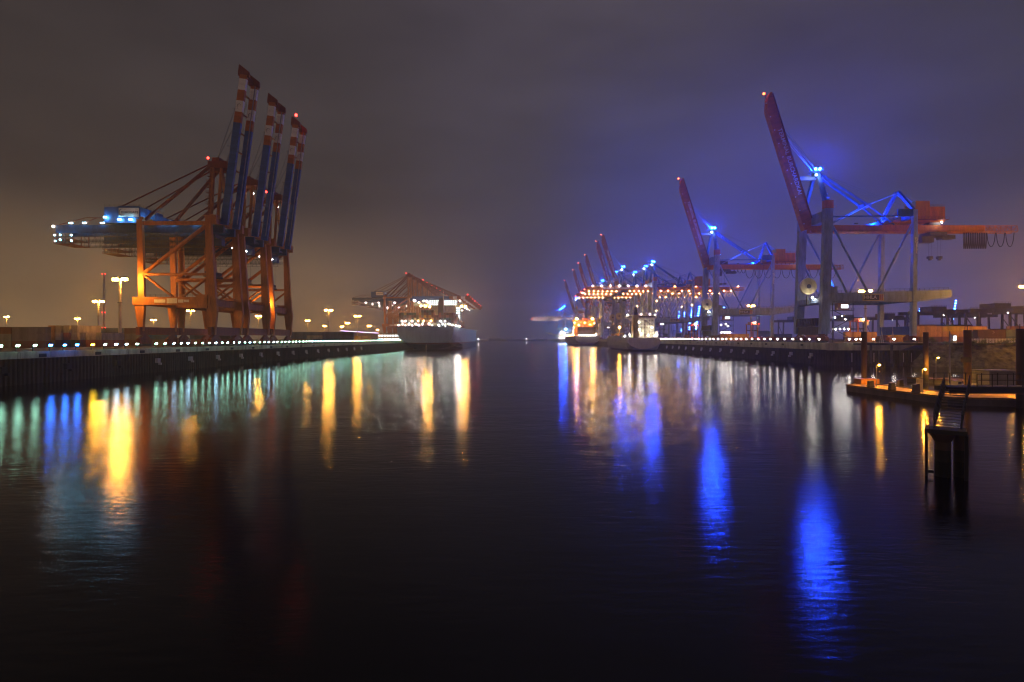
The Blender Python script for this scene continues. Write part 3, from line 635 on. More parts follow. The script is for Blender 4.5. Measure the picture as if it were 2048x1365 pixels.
    def loop(x0, x1, d):
        pts = [Vector((x0 + (x1-x0)*k/10, -2.2, 51.6 - d*(1 - (2*k/10 - 1)**2)**.6)) for k in range(11)]; fe.path(pts, .17 if not strings else .15, n=5)
    if raised and detail == 1:
        for k in range(13): x = 70.5 + k*.85; loop(x, x + .7, 7.6)
        x = 81.6
        for k in range(3): loop(x, x + 4.0, 6.6); x += 4.4
    else:
        x = 12.0
        for k in range(5): loop(x, x + 2.6, 2.6); x += 2.7
        while x < 88: loop(x, x + 6, 6.2); x += 6.6
    fe.build('festoon_cable', lm, root)
    # lights
    if detail:
        for x, y, z in ((4.6, -8.5, 60.9), (20, -2.4, 55.6), (34, -9, 56.4), (36, 9, 57.0), (14, 8, 24)):
            q = MB().box(x - .7, x + .7, y - .5, y + .5, z, z + .5).build('blue_flood_housing', M['steel'], root); MB().add([(x - .55, y - .4, z + .52), (x + .55, y - .4, z + .52), (x + .55, y + .4, z + .52), (x - .55, y + .4, z + .52)], [(0, 1, 2, 3)]).build('lamp_glass', G['bluew'], q)
        MB().ball((59.4 if detail == 1 else 64, -3.5, 56.2), .35, n=6, k=4).build('work_light', G['wsm'], root)
    if strings:
        gs_ = G['strf' if cyan else 'string']; gw_ = G['strf' if cyan else 'wstr']
        for k in range(14): MB().ball(wp(-2 - k*4.7, -2.2, -2.6), .38, n=6, k=4).build('string_light', gs_, root)
        for k in range(7): MB().ball(wp(-4 - k*9.2, -2.2, 2.9), .3, n=6, k=4).build('string_light', gw_, root)
        for k in range(13): MB().ball((3 + k*7.3, -2.2, 51.4 if k % 3 else 56), .4, n=6, k=4).build('string_light', gs_, root)
        for y in (-12.6,): 
            for x, z in ((3, 40), (3, 30), (39, 36)): MB().ball((x, y, z), .34, n=6, k=4).build('string_light', gs_, root)
    if cyan:
        for x, z in ((5, 24), (34, 24), (20, 8)): MB().ball((x, -12, z), 1.0, n=6, k=4).build('work_light', G['cyanfar'], root)
    return root
GB = 'blue and red container cranes on the east quay'
c1 = blue_crane(True, 'nearest blue grey crane with red boom raised, blue lamp on its mast', GB, 1); c1.location = (139, 256, RZ)
c2b = blue_crane(True, 'second blue grey crane with red boom raised and looping festoon cable', GB, 2); c2b.location = (139, 392, RZ)
lows = blue_crane(False, 'x', GB, 0, strings=True)
for k, yc in enumerate((564, 598, 652)):
    c = lows if k == 0 else copy_tree(lows); c.location = (139, yc, RZ)
    c['label'] = ['nearest red crane boom lowered over the cargo ships, strung with yellow lights', 'middle of three lowered red crane booms strung with yellow lights', 'farthest of three lowered red crane booms strung with yellow lights'][k]
for c in [o for o in bpy.data.objects if o.name.startswith('container_crane') and o.get('label', '')[:6] in ('middle', 'farthe') and 'lowered red' in o.get('label', '')]:
    for ch in c.children:
        if ch.name.startswith('blue_lamp'): ch.data = ch.data.copy(); ch.data.materials[0] = G['bluedim']
ra = blue_crane(True, 'x', GB, 0, farb=True)
for k, yc in enumerate((727, 776, 903, 1000, 1100, 1300)):
    c = ra if k == 0 else copy_tree(ra); c.location = (139, yc, RZ); c.scale = (1.2, 1.2, 1.2)
    c['label'] = f'distant crane with red boom raised, {ORD[k]} from the right of six'
fa = blue_crane(False, 'x', 'distant cyan lit cranes at the basin end', 0, strings=True, cyan=True)
for k, yc in enumerate((1640, 1720, 1810)):
    c = fa if k == 0 else copy_tree(fa); c.location = (139, yc, RZ); c.scale = (1.35, 1.2, 1.2)
    c['label'] = ['cyan lit crane at the basin end with lowered boom, nearest of its three', 'cyan lit crane at the basin end with lowered boom, between two others', 'cyan lit crane at the basin end with lowered boom, farthest of its three'][k]

# ------------------------------------------------------------------ shipping containers
def cont_mesh(colour, ln=12.19, along='x', ht=2.59):
    key = (colour, ln, along, ht)
    if key not in CMESH:
        hx, hy = (ln/2, 1.22) if along == 'x' else (1.22, ln/2)
        b = MB().box(-hx, hx, -hy, hy, .06, ht - .02)
        for sx in (-1, 1):
            for sy in (-1, 1):
                x, y = sx*hx, sy*hy
                b.box(min(x, x - sx*.18), max(x, x - sx*.18), min(y - sy*.16, y + sy*.035), max(y - sy*.16, y + sy*.035), 0.0, ht)
        for z in (0, ht - .15): b.box(-hx + .19, hx - .19, -hy - .03, -hy + .05, z + .01, z + .14)
        if along == 'y':
            for k in range(4): b.bar((-.9 + k*.6, -hy - .05, .2), (-.9 + k*.6, -hy - .05, ht - .2), .06)
        CMESH[key] = b.mesh('shipping_container', CM[colour])
    return CMESH[key]
CMESH = {}
def container(colour, loc, label, group, ln=12.19, along='x', ht=2.59, rz=0):
    o = bpy.data.objects.new('shipping_container', cont_mesh(colour, ln, along, ht)); COL.objects.link(o); o.location = loc; o.rotation_euler.z = rz
    return tag(o, label, 'container', group)
TIER = ['bottom', 'second', 'third', 'top', 'fifth']
def stack(place, group, x0, Y, z0, grid, ln=12.19, along='x', ht=2.59, gap=.28):
    step = (ln if along == 'x' else 2.44) + gap; n = len(grid)
    for t in range(n):
        for k, c in enumerate(grid[n-1-t]):
            if not c: continue
            lv = 'bottom' if t == 0 else 'top' if t == n-1 else ['bottom', 'second', 'third', 'fourth'][t]
            container(c, (x0 + k*step + step/2, Y, z0 + t*ht), f'{c} container, {ORD[k]} of {lv} tier {place}', group, ln, along, ht)
rr, br, gb, gn, og, cw, sg_, db, yl, pk = 'rust red', 'dark brown', 'grey blue', 'dark green', 'orange', 'cream white', 'slate grey', 'deep blue', 'yellow', 'pinkish red'
GL = 'containers stacked in the west yard'
stack('in the dark stack at the left edge', GL, -173.7 - 37.4, 200, LZ - .05, [[None, br, sg_], [sg_, gb, sg_], [gb, sg_, br]])
container(br, (-182.9 + .0, 203.2, LZ - .05 + 2*2.59), 'dark brown container at the back of the top tier of the near dark stack', GL)
for px, cols in ((99, [og, og, og]), (113, [rr, cw, cw]), (129, [db, pk, cw]), (145, [gn, cw, cw]), (162, [pk, cw]), (194, [pk, cw])):
    for t, c in enumerate(cols):
        container(c, (PX(px, 214), 221, LZ - .05 + t*2.9), f'{c} container end, {["bottom","middle","top"][t]} of the '
                  + {99: 'first', 113: 'second', 129: 'third', 145: 'fourth', 162: 'fifth', 194: 'sixth'}[px] + ' end column from left', GL, 12.19, 'y', 2.9)
stack('in the long stack behind cream ends', GL, PX(152, 270), 270, LZ - .05, [[sg_, gb, br, gb], [sg_, gb, sg_, db], [gn, sg_, br, sg_]], ht=2.9)
stack('in the stack behind crane legs', GL, PX(300, 330), 330, LZ - .05, [[rr, None, gb, br, None], [br, gb, pk, rr, sg_]], ht=2.9)
stack('in the pale stack beyond orange cranes', GL, PX(583, 430), 430, LZ - .05, [[gb, gb, gb, sg_], [gb, cw, gb, gb], [yl, gb, gb, gb]], ht=2.9)
for k, px in enumerate((588, 597, 607)): container(og, (PX(px, 400), 408, LZ - .05), f'small looking orange container end right of the orange cranes, {ORD[k]} from left', GL, 12.19, 'y', 2.9)
stack('in the amber stack by the warehouse', GL, PX(690, 520), 520, LZ - .05, [[yl, cw, None], [og, yl, br]], ht=2.9)
GR_ = 'containers stacked in the east yard'
stack('in the row behind the white bank fence', GR_, PX(1950, 236), 236, RZ - .05, [[br, gb, rr], [br, db, br]], ht=2.9)
chv = MB(); 
for s_ in (-1, 1): chv.bar((PX(1984, 236) , 234.72, 14.6), (PX(1980, 236), 234.72, 14.6 + s_*.55), .22, .05)
o = chv.build('chevron_mark', M['pale'], None)
br_c = [c for c in bpy.data.objects if c.get('label', '').startswith('dark brown container, first of top tier in the row behind')][0]
o.parent = br_c; o.matrix_parent_inverse = Matrix.Translation(-Vector(br_c.location))
br_c['label'] = 'dark brown container with a pale arrow mark, top tier behind the white bank fence'
stack('in the bright amber row at right', GR_, PX(1836, 300), 300, RZ - .05, [[og, yl, og, None, rr, og], [og, og, gn, og, br, og], [br, rr, br, og, br, db]], ht=2.9)
stack('in the dim rear stack at the right', GR_, PX(1800, 380), 380, RZ - .05, [[None, rr, gn, br, None, None], [gb, rr, br, gn, og, br], [br, br, rr, gb, gn, rr], [br, rr, br, br, br, br]], ht=2.9)
stack('in the row under the portal beam', GR_, PX(1688, 320), 320, RZ - .05, [[og, og, yl], [br, og, og]], ht=2.9)
stack('in the row behind the second crane', GR_, PX(1440, 470), 470, RZ - .05, [[og, yl, None, db, db, None, og], [yl, og, br, rr, br, og, rr]], ht=2.9)
stack('in the row by the cargo ship', GR_, PX(1345, 560), 560, RZ - .05, [[None, og, None, rr], [og, br, yl, gb]], ht=2.9)

# ------------------------------------------------------------------ ships
def hull(stations, mat_, name, parent, extra=()):
    mb = MB(); rows = []
    for y, pr_ in stations:
        ring = [(x, y, z) for x, z in pr_] + [(-x, y, z) for x, z in reversed(pr_)]
        rows.append(ring)
    n = len(rows[0])
    for r_ in rows: mb.v += r_
    for i in range(len(rows)-1):
        for k in range(n - 1): mb.f.append((i*n+k, i*n+k+1, (i+1)*n+k+1, (i+1)*n+k)); mb.m.append(0)
        mb.f.append((i*n+n-1, i*n, (i+1)*n, (i+1)*n+n-1)); mb.m.append(0)
    mb.f.append(tuple(range(n-1, -1, -1))); mb.m.append(0)
    mb.f.append(tuple(range((len(rows)-1)*n, len(rows)*n))); mb.m.append(0)
    return mb.build(name, mat_, parent)
def deck_boxes(group, x_of, y, z, grid, what):
    n = len(grid)
    for t in range(n):
        for k, c in enumerate(grid[n-1-t]):
            if c: container(c, (x_of(k), y, z + t*2.62), f'{c} container on deck of {what}, {["lowest","second","third","fourth","fifth"][t]} tier, {ORD[k]} column', group, 12.19, 'y')
# pale blue container ship, stern towards the camera
hm_ = bands('ship_hull_pale_blue', [(-3, (.035, .012, .010)), (5.6, (.14, .02, .015)), (7.3, (.34, .52, .58))], .45)
sh = empty('container_ship', (-95, 556, 0), 'huge pale blue container ship moored stern on at the west quay', 'ship')
def cs(b, zt, q):   # section with rounded bilge: q = depth of the bottom
    return [(b, zt), (b, zt - 3), (b*.985, zt - (zt-q)*.42), (b*.93, q + (zt-q)*.34), (b*.80, q + (zt-q)*.17), (b*.55, q + (zt-q)*.06), (b*.28, q + .1), (.3, q)]
hl = hull([(0, cs(29, 24, 6.2)), (10, cs(29.4, 24, 4.6)), (28, cs(29.4, 24, .2)), (60, cs(29.4, 24, -1.4)), (90, [(29.4, 24), (29.4, 20), (29.4, 14), (29.4, 8), (29.4, 4), (29.3, 1), (29.2, -.6), (29, -2)]),
     (300, [(29.4, 24), (29.4, 20), (29.4, 14), (29.4, 8), (29.4, 4), (29.3, 1), (29.2, -.6), (29, -2)]), (350, [(28, 26), (26, 22), (23, 15), (20, 8), (18, 4), (17, 1), (16, -1), (15, -2)]), (394, [(6, 29), (4, 24), (1.6, 16), (.8, 8), (.7, 4), (.6, 1), (.5, -1), (.4, -2)])], hm_, 'hull', sh)
MB().box(-.5, .5, 1.5, 8, -1, 5.4).build('rudder', M['rust'], hl)
text('MAERSK', 'hull_lettering', M['ink'], hl, 1.2, (0, -.06, 19.2), (R(90), 0, 0)) if False else None
dk = MB(); dk.rail((-28.6, .3, 24), (28.6, .3, 24), 1.2, 2.4, .12)
for k in range(12):
    x = -27 + k*4.9
    dk.bar((x, 4, 24), (x, 4, 28.6), .35)
dk.box(-28.8, 28.8, 3.6, 5.2, 27.6, 28.0); dk.rail((-28.8, 3.6, 28), (28.8, 3.6, 28), 1.1, 2.4, .1)
for x in (-20, -9, 3, 14, 22): dk.box(x - 1.4, x + 1.4, 1.5, 3, 24, 25.3)
dk.build('stern_mooring_deck', M['dkgrey'], sh)
for k in range(17):
    x = -27.5 + k*3.45; z = 26.8 if k % 2 else 25.3
    if k in (8, 11): continue
    MB().ball((x, 3.3 if z > 26 else .9, z), .22 if k % 3 else .32, n=6, k=4).build('deck_light', G['wstr'], sh)
for k, x in enumerate((-7.5, -2, 5.5)): MB().ball((x, 2.2, 30), .45, n=6, k=4).build('deck_light', G['string'], sh)
for k, x in enumerate((-24.5, -21, -14, 15.5, 20)): MB().ball((x, 3.2, 29.8), .26, n=6, k=4).build('deck_light', G['wstr'], sh)
for k in range(9): MB().ball((29.8, 14 + k*5, 25.4), .34, n=6, k=4).build('deck_light', G['wstr'], sh)
pal = [br, sg_, gn, rr, br, gb, cw, pk, rr, yl]
g5 = [[None]*9 + [sg_, br, gn, sg_, br, None] + [None]*7] + [[rnd.choice(pal) for _ in range(22)] for _ in range(4)]
g5[1][0:1] = [br]
for c in (14, 15): g5[1][c] = None
deck_boxes('containers on the deck of the pale blue ship', lambda k: -95 - 27.2 + k*2.59, 568, 28.2, g5, 'the pale blue ship')
for b in range(7):
    for t in range(4 - (b > 2)):
        c = rnd.choice(pal if b < 3 else [rr, og, pk, cw])
        container(c, (-95 + 27.2, 585 + b*14.5, 25 + t*2.62 + 3*(b < 2)), f'{c} container on the pale blue ship side, {ORD[b]} bay, {["lowest","second","third","fourth"][t]} tier', 'containers on the deck of the pale blue ship', 12.19, 'y')
ac = MB().box(-8, 21, 84, 98, 24, 50.5).box(-28, 29, 85, 92, 50.5, 54).box(-10, 23, 84, 97, 54, 57.5)
dkh = ac.build('deckhouse', M['cream'], sh)
wl = MB()
for r_ in range(3):
    for k in range(13):
        if 5 <= k <= 6: continue
        wl.box(-9.2 + k*2.5, -7.6 + k*2.5, 83.9, 83.98, 52 + r_*2.0 - .6, 53 + r_*2.0 - .2)
wl.build('window_rows', G['winc'], dkh)
sw_ = MB().box(21.1, 27.5, 86, 98, 28, 50)
sd = sw_.build('stair_block', M['cream'], sh); wl = MB()
for r_ in range(6): wl.box(22.4, 26.6, 85.9, 85.98, 32 + r_*3, 34 + r_*3)
wl.build('window_column', G['winc'], sd)
MB().box(3, 9, 70, 80, 24, 55).box(3.5, 8.5, 71, 79, 55, 58.5).build('funnel', M['dkgrey'], sh)
ms_ = MB().tube((6, 92, 57), (6, 92, 70), .5, .2).bar((2, 92, 64), (10, 92, 64), .3); ms_.build('radar_mast', M['cream'], sh)
for x, z in ((-14, 50), (-8.6, 49.5), (28.8, 50), (33.5, 49.5)):
    f = MB().bar((x, 84, z - 3), (x, 83, z), .5).build('floodlight_bracket', M['cream'], sh)
    MB().box(x - 1, x + 1, 82.3, 82.9, z - .8, z + .8).build('floodlight_housing', M['steel'], f); MB().add([(x - .9, 82.25, z - .7), (x - .9, 82.25, z + .7), (x + .9, 82.25, z + .7), (x + .9, 82.25, z - .7)], [(0, 1, 2, 3)]).build('floodlight', G['sods'], f)
for k in range(9): MB().ball((-26 + k*6.6, 84.5, 50 if k % 2 else 56.5), .4, n=6, k=4).build('deck_light', G['wstr'], sh)

# grey cargo ship on the east quay
gm_ = bands('cargo_ship_grey_hull', [(-3, (.06, .03, .02)), (1.4, (.40, .40, .38))], .5)
cg = empty('cargo_ship', (118, 502, 0), 'grey cargo ship with yellow funnel moored stern on at the east quay', 'ship')
def cs2(b, zt, q, f=1.0): return [(b, zt), (b, zt*.7 + q*.3), (b*.98, zt*.45 + q*.55), (b*.9*f, zt*.25 + q*.75), (b*.6*f, q + .6), (.3, q)]
hull([(0, [(15, 12.4), (15, 8), (13, 5.4), (9, 3.4), (5, 2.2), (.3, 1.8)]), (8, [(15.2, 12.4), (15.2, 7), (14.6, 3), (12, .4), (7, -.6), (.3, -1)]), (30, cs2(15.3, 12.4, -1.5)), (115, cs2(15.3, 12.4, -1.5)), (140, cs2(11, 14, -1.5, .7)), (158, [(3, 15.5), (2, 11), (1, 6), (.6, 2), (.5, -.5), (.3, -1.5)])], gm_, 'hull', cg)
d = MB(); d.rail((-14.8, .2, 12.4), (14.8, .2, 12.4), 1.1, 1.5, .1); d.rail((-15, .2, 12.4), (-15, 110, 12.4), 1.1, 3, .1)
for k in range(10): d.bar((-15.25, 36 + k*9, 8.2), (-15.25, 36 + k*9, 12.5), .6)
d.box(-14.6, -8, 34, 112, 12.4, 14.6); d.build('deck_fittings', M['gal'], cg)
s_ = MB().box(-7, 12, 10, 24, 12.4, 31).box(-14.6, 14.6, 13, 20, 31, 33.6).box(-8, 13, 11, 24, 33.6, 34.2).box(12.1, 14.4, 8, 22, 12.4, 19)
hs = s_.build('superstructure', M['cream'], cg); wl = MB()
for r_ in range(5):
    for k in range(7): wl.box(-5.6 + k*2.5, -5.0 + k*2.5, 9.9, 9.98, 15 + r_*3.3, 15.8 + r_*3.3)
for k in range(14): wl.box(-13.8 + k*2, -12.4 + k*2, 12.9, 12.98, 31.9, 33)
wl.build('window_rows', M['glass'], hs)
f = MB().box(-9.8, -4.9, 2.5, 9, 12.4, 34).build('funnel', M['yel'], cg); MB().ext([(-9.4, 34.05), (-5.3, 34.05), (-6, 37), (-6.6, 41), (-8.2, 41), (-8.8, 37)], 3.2, 8.2).build('funnel_top', M['black'], f)
MB().tube((2, 6, 12.4), (2, 6, 29), .35).bar((2, 6, 29), (9, 5, 24), .4).build('deck_crane', M['redbrown'], cg)
MB().tube((2, 16, 34), (2, 16, 42), .25).bar((-1, 16, 39), (5, 16, 39), .2).build('radar_mast', M['cream'], cg)
for x, y, z in ((-3.6, 6.4, 27), (-3.4, 6.2, 20), (-1.5, 5.5, 16), (5, 5.5, 14.8), (8.5, 6, 22), (11, 5, 14.5), (13, 6, 15.5), (0, 12.6, 34.8), (8, 12.6, 34.8), (-13, 12.6, 34.2), (13, 12.6, 34.2), (-12, 8, 14.4), (-11, 14, 16), (-13.6, 24, 14)):
    MB().ball((x, y, z), .27, n=6, k=4).build('deck_light', G['wstr'], cg)
MB().tube((-12, 60, 12.4), (-12, 60, 23), .3).build('foremast', M['cream'], cg); MB().ball((-12, 59.4, 23.4), .7, n=6, k=4).build('floodlight', G['sods'], cg)  # warm flood added to brighten the cargo ship
for k in range(5): container([og, yl, og, rr, og][k], (118 - 12.4 + (k % 2)*2.6, 502 + 44 + k*13, 14.65), f'{[og, yl, og, rr, og][k]} container on the fore deck of the grey cargo ship, {ORD[k]} from its house', 'containers on the grey cargo ship', 12.19, 'y')
# darker container ship farther along the east quay
dm_ = bands('dark_ship_hull', [(-3, (.05, .02, .02)), (2, (.30, .29, .27))], .5)
ds = empty('container_ship', (113, 872, 0), 'distant dark container ship with orange lit house, moored beyond the grey cargo ship', 'ship')
hull([(0, cs(19.5, 15.5, 4.6)), (12, cs(20, 15.5, 2)), (40, cs(20, 15.5, -1.4)), (190, cs(20, 15.5, -1.5)), (250, [(5, 18), (4, 15), (2, 10), (1.4, 6), (1, 3), (.8, 1), (.6, -.5), (.4, -1.5)])], dm_, 'hull', ds)
MB().box(-16, 16, 46, 58, 15.5, 40).box(-20, 20, 48, 54, 40, 43).box(-3, 5, 36, 44, 15.5, 46).build('deckhouse', M['amber'], ds)
for x, z in ((-13, 45), (13, 45), (-17, 38), (-10, 34), (0, 38), (9, 35), (16, 37), (-18, 30), (17, 30), (-19, 24), (-20, 19), (19, 20)): MB().ball((x, 35.4, z), .62, n=6, k=4).build('deck_light', G['string'], ds)
for x in (-13.5, 13): MB().ball((x, 34, 44.6), 1.3, n=6, k=4).build('floodlight', G['sods'], ds)
for k in range(8): MB().ball((-13 + k*3.7, -.5, 16.8), .32, n=6, k=4).build('deck_light', G['wstr'], ds)
for k in range(6): MB().ball((-20.4, 20 + k*22, 17), .5, n=6, k=4).build('deck_light', G['string'], ds)
deck_boxes('containers on the distant dark ship', lambda k: 113 - 12.6 + k*2.55, 886, 17, [[rnd.choice([br, rr, sg_]) for _ in range(11)] for _ in range(5)], 'the distant dark ship')
# small floodlit ship at the basin end
ss = empty('work_ship', (126, 1500, 0), 'small white floodlit ship with long pale jib at the far end of the basin', 'ship')
hull([(0, cs2(9, 10, 1)), (12, cs2(10, 10, -1)), (80, cs2(10, 10, -1)), (100, cs2(2, 13, -1))], dm_, 'hull', ss)
MB().box(-7, 7, 20, 34, 10, 22).box(-9, 9, 22, 30, 22, 25).build('deckhouse', M['cream'], ss)
MB().bar((-2, 12, 18), (-46, 6, 28), 2.0).bar((-2, 12, 12), (-46, 6, 27), 1.2).build('jib', M['cream'], ss)
MB().bar((-2, 14, 10), (-2, 14, 40), 1.6).bar((6, 14, 10), (-2, 14, 38), 1.2).build('mast', M['cream'], ss)
for x, z in ((-7, 26), (-3, 32), (3, 29), (6, 23), (-9, 13), (-4, 13), (1, 13), (6, 13)): MB().ball((x, 6, z), .5, n=6, k=4).build('deck_light', G['wstr'], ss)

# ------------------------------------------------------------------ yard buildings and machines
wh = empty('warehouse', (PX(712, 690), 700, LZ - .06), 'long white warehouse with violet lit roof edge in the west yard', 'warehouse')
MB().box(-22, 26, 0, 40, 0, 9.5).build('wall', M['shed'], wh); rf = MB().ext([(-23, 9.55), (27, 9.55), (27, 10.6), (-23, 13.8)], -1, 41).build('roof', M['gal'], wh)
MB().bar((-23, -1.2, 13.4), (27, -1.2, 10.2), .5).build('roof_strip_light', G['vio'], rf)
for k in range(4): MB().box(-18 + k*11, -13 + k*11, -.08, -.01, .1, 5.5).build('loading_door', M['gal'], wh)
of = empty('office_building', (PX(800, 600)-20, 640, LZ - .06), 'low office block with bright cyan windows left of the pale blue ship', 'building')
MB().box(-15, 15, 0, 18, 0, 9).build('wall', M['white'], of); wl = MB()
for r_ in range(2):
    for k in range(9): wl.box(-14 + k*3.2, -12 + k*3.2, -.08, -.01, 1.6 + r_*4, 3.6 + r_*4)
wl.build('window_rows', G['winc'], of); MB().box(-15.4, 15.4, -.4, 18.4, 9.03, 9.6).build('roof', M['gal'], of)
def straddle(label, group, s=1.0):
    t = empty('straddle_carrier', (0, 0, 0), label, 'straddle carrier', group)
    lg = MB()
    for x in (-2.4, 2.4):
        for y in (-4, 4): lg.bar((x, y, 1.2), (x, y, 12), .55, .7)
        lg.box(x - .45, x + .45, -5.4, 5.4, .9, 1.9)
    lg.build('legs', M['red'], t)
    MB().box(-2.7, 2.7, -5, 5, 12, 12.9).box(-1.8, 1.8, -3.4, 3.4, 12.9, 14.2).build('top_frame', M['red'], t)
    ww = MB()
    for x in (-2.4, 2.4):
        for k in range(4): ww.tube((x - .3, -4.6 + k*3.07, .75), (x + .3, -4.6 + k*3.07, .75), .75, n=12)
    ww.build('wheels', M['rub'], t)
    MB().box(1.2, 2.6, -6.4, -5.05, 10, 12).build('driver_cab', M['white'], t)
    MB().box(-1.2, 1.2, -6, 6, 7.4, 8.1).build('spreader', M['steel'], t)
    for x in (-2.7, 2.7):
        for z in (12.5, 2.2): MB().ball((x, -5.5, z), .26, n=6, k=4).build('warning_light', G['red'], t)
    MB().ball((0, -5.4, 13.4), .34, n=6, k=4).build('work_light', G['wstr'], t)
    return t
GS = 'straddle carriers in the east yard'
st_ = straddle('red straddle carrier just left of the second blue crane', GS)
for k, (px, Y, lb) in enumerate(((1386, 440, None), (1504, 400, 'red straddle carrier under the portal of the second blue crane'), (1716, 330, 'red straddle carrier beneath the long portal beam of the nearest blue crane'))):
    o = st_ if k == 0 else copy_tree(st_); o.location = (PX(px, Y), Y, RZ - .06)
    if lb: o['label'] = lb
def yard_crane(label, group):
    t = empty('yard_crane', (0, 0, 0), label, 'yard crane', group)
    for x in (-17, 17):
        l = MB()
        for y in (-6, 6): l.bar((x, y, 0), (x*.97, y, 21), 1.3, 1.3)
        l.box(x - .8, x + .8, -8, 8, .5, 2); l.bar((x, -6, 4), (x, 6, 19), .5); l.build('leg_frame', M['dkgrey'], t)
    for y in (-6, 6): MB().box(-24, 24, y - .9, y + .9, 21, 23.6).build('girder', M['dkgrey'], t)
    MB().box(-6, 6, -6.5, 6.5, 23.7, 27.6).box(8, 16, -5, 5, 23.7, 25.4).build('trolley_house', M['dkgrey'], t)
    r_ = MB(); r_.rail((-24, -7, 23.6), (24, -7, 23.6), 1.1, 2.4, .12); r_.rail((-6, -6.5, 27.6), (6, -6.5, 27.6), 1.1, 2, .12); r_.build('railing', M['steel'], t)
    MB().ball((3, -7.2, 20.6), .22, n=6, k=4).build('work_light', G['wsm'], t)
    return t
GY = 'gantry cranes over the rear east yard'
yc_ = yard_crane('x', GY)
for k, (px, Y, s_) in enumerate(((1866, 440, 1.0), (1990, 400, 1.0), (1930, 520, 1.05), (2060, 470, 1.1), (1770, 560, 1.0), (1690, 600, 1.0), (1590, 640, 1.0))):
    o = yc_ if k == 0 else copy_tree(yc_); o.location = (PX(px, Y), Y, RZ - .06); o.scale = (s_, s_, s_)
    o['label'] = ['hazy grey yard gantry behind the landside leg of the nearest blue crane', 'hazy grey yard gantry above the brown arrow marked container', 'hazy grey yard gantry between the two tall right hand piles', 'hazy grey yard gantry at the right edge of the photo',
                  'hazy grey yard gantry seen under the long portal beam, right one', 'hazy grey yard gantry seen under the long portal beam, left one', 'hazy grey yard gantry between the two nearest blue cranes'][k]
def strip_boom(label, group):
    t = empty('lit_jib', (0, 0, 0), label, 'lit jib', group)
    b = MB(); b.truss((-.9, 0, 14), (4.2, 0, 46), 2.2, 3.2, .3); b.bar((0, 0, 0), (0, 0, 15), 1.4); b.bar((-.2, 0, 15), (-6, 0, 15), .6); b.bar((-6, 0, 0), (-6, 0, 15), .8); b.bar((-7.5, 0, 29), (2, 0, 31), .5); b.bar((-7.5, 0, 29), (-8.5, 0, 14), .3)
    b.build('jib_frame', M['steel'], t)
    for k in range(11): q = k/10; MB().box(-.6 + 5.1*q - .5, -.6 + 5.1*q + .9, -1.0, -.6, 15 + 31*q, 16.0 + 31*q).build('strip_light', G['bluef'], t)
    return t
GJ = 'slanting jibs lit by columns of blue lamps'
sb = strip_boom('x', GJ)
for k, (px, Y, rz, sc) in enumerate(((1903, 640, 0, 1), (1833, 640, 0, .8), (1408, 760, 0, .85), (1392, 760, 0, 1.0), (1378, 780, 0, .95), (1363, 800, 0, .85), (1353, 820, 0, .9))):
    o = sb if k == 0 else copy_tree(sb); o.location = (PX(px, Y), Y, RZ - .06); o.scale = (sc, 1, sc)
    o['label'] = ['slanting blue lit jib standing free at far right above the containers', 'slanting blue lit jib half hidden by the landside leg of the nearest blue crane'][k] if k < 2 else f'slanting blue lit jib beyond the second blue crane, {ORD[k-2]} from the right of five'
kb = empty('ticket_booth', (PX(1910, 232), 232, RZ - .05), 'small brightly lit white booth behind the lone bank lamp', 'booth')
MB().box(-.8, .8, 0, 1.6, 0, 3.4).build('wall', M['white'], kb); MB().box(-.95, .95, -.2, 1.8, 3.42, 3.6).build('roof', M['gal'], kb)
MB().box(-.6, .6, -.06, -.01, 1.2, 3.1).build('window', G['winc'], kb)
for px, lb in ((1765, 'left one of two slim tripod markers on the quay front'), (1787, 'right one of two slim tripod markers on the quay front')):
    tp = MB()
    for q in range(3): tp.bar((math.cos(q*2.1)*.9, math.sin(q*2.1)*.9, 0), (0, 0, 5.4), .12)
    tp.bar((0, 0, 5.3), (0, 0, 7.0), .1); o = tp.build('tripod_marker', M['polep']); o.location = (PX(px, 238), 238.5, RZ - .05); tag(o, lb, 'tripod')
# white fence and bushes on the bank top
fn = MB(); 
for k in range(48):
    x = PX(1935, 226) + k*.62; fn.box(x, x + .3, 226.4, 226.5, 9.95, 11.9)
fn.box(PX(1935, 226), PX(1935, 226) + 30, 226.5, 226.6, 11.5, 11.75)
tag(fn.build('fence', M['white']), 'white upright slat fence on top of the stone bank', 'fence')
def bush(px, Y, wd, ht, label, seed):
    r_ = random.Random(seed); t = empty('bush', (PX(px, Y), Y, 9.2), label, 'bush', 'bushes on the bank top')
    f = MB()
    cl = [(r_.gauss(0, .42)*wd, r_.gauss(0, .5), abs(r_.gauss(.5, .26))*ht) for _ in range(26)]
    for _ in range(900):
        c = Vector(r_.choice(cl)); c += Vector((r_.gauss(0, .28), r_.gauss(0, .28), r_.gauss(0, .2)))
        a = Vector((r_.gauss(0, 1), r_.gauss(0, 1), r_.gauss(0, 1))).normalized()*.17; b = a.orthogonal().normalized()*.09
        f.add([c-a, c+b, c+a, c-b], [(0, 1, 2, 3)])
    f.build('foliage', M['leaf'], t)
    s2 = MB()
    for c in cl[:12]: s2.tube((c[0]*.25, 0, -.2), c, .05, .02, n=4)
    s2.build('stems', M['rust'], t)
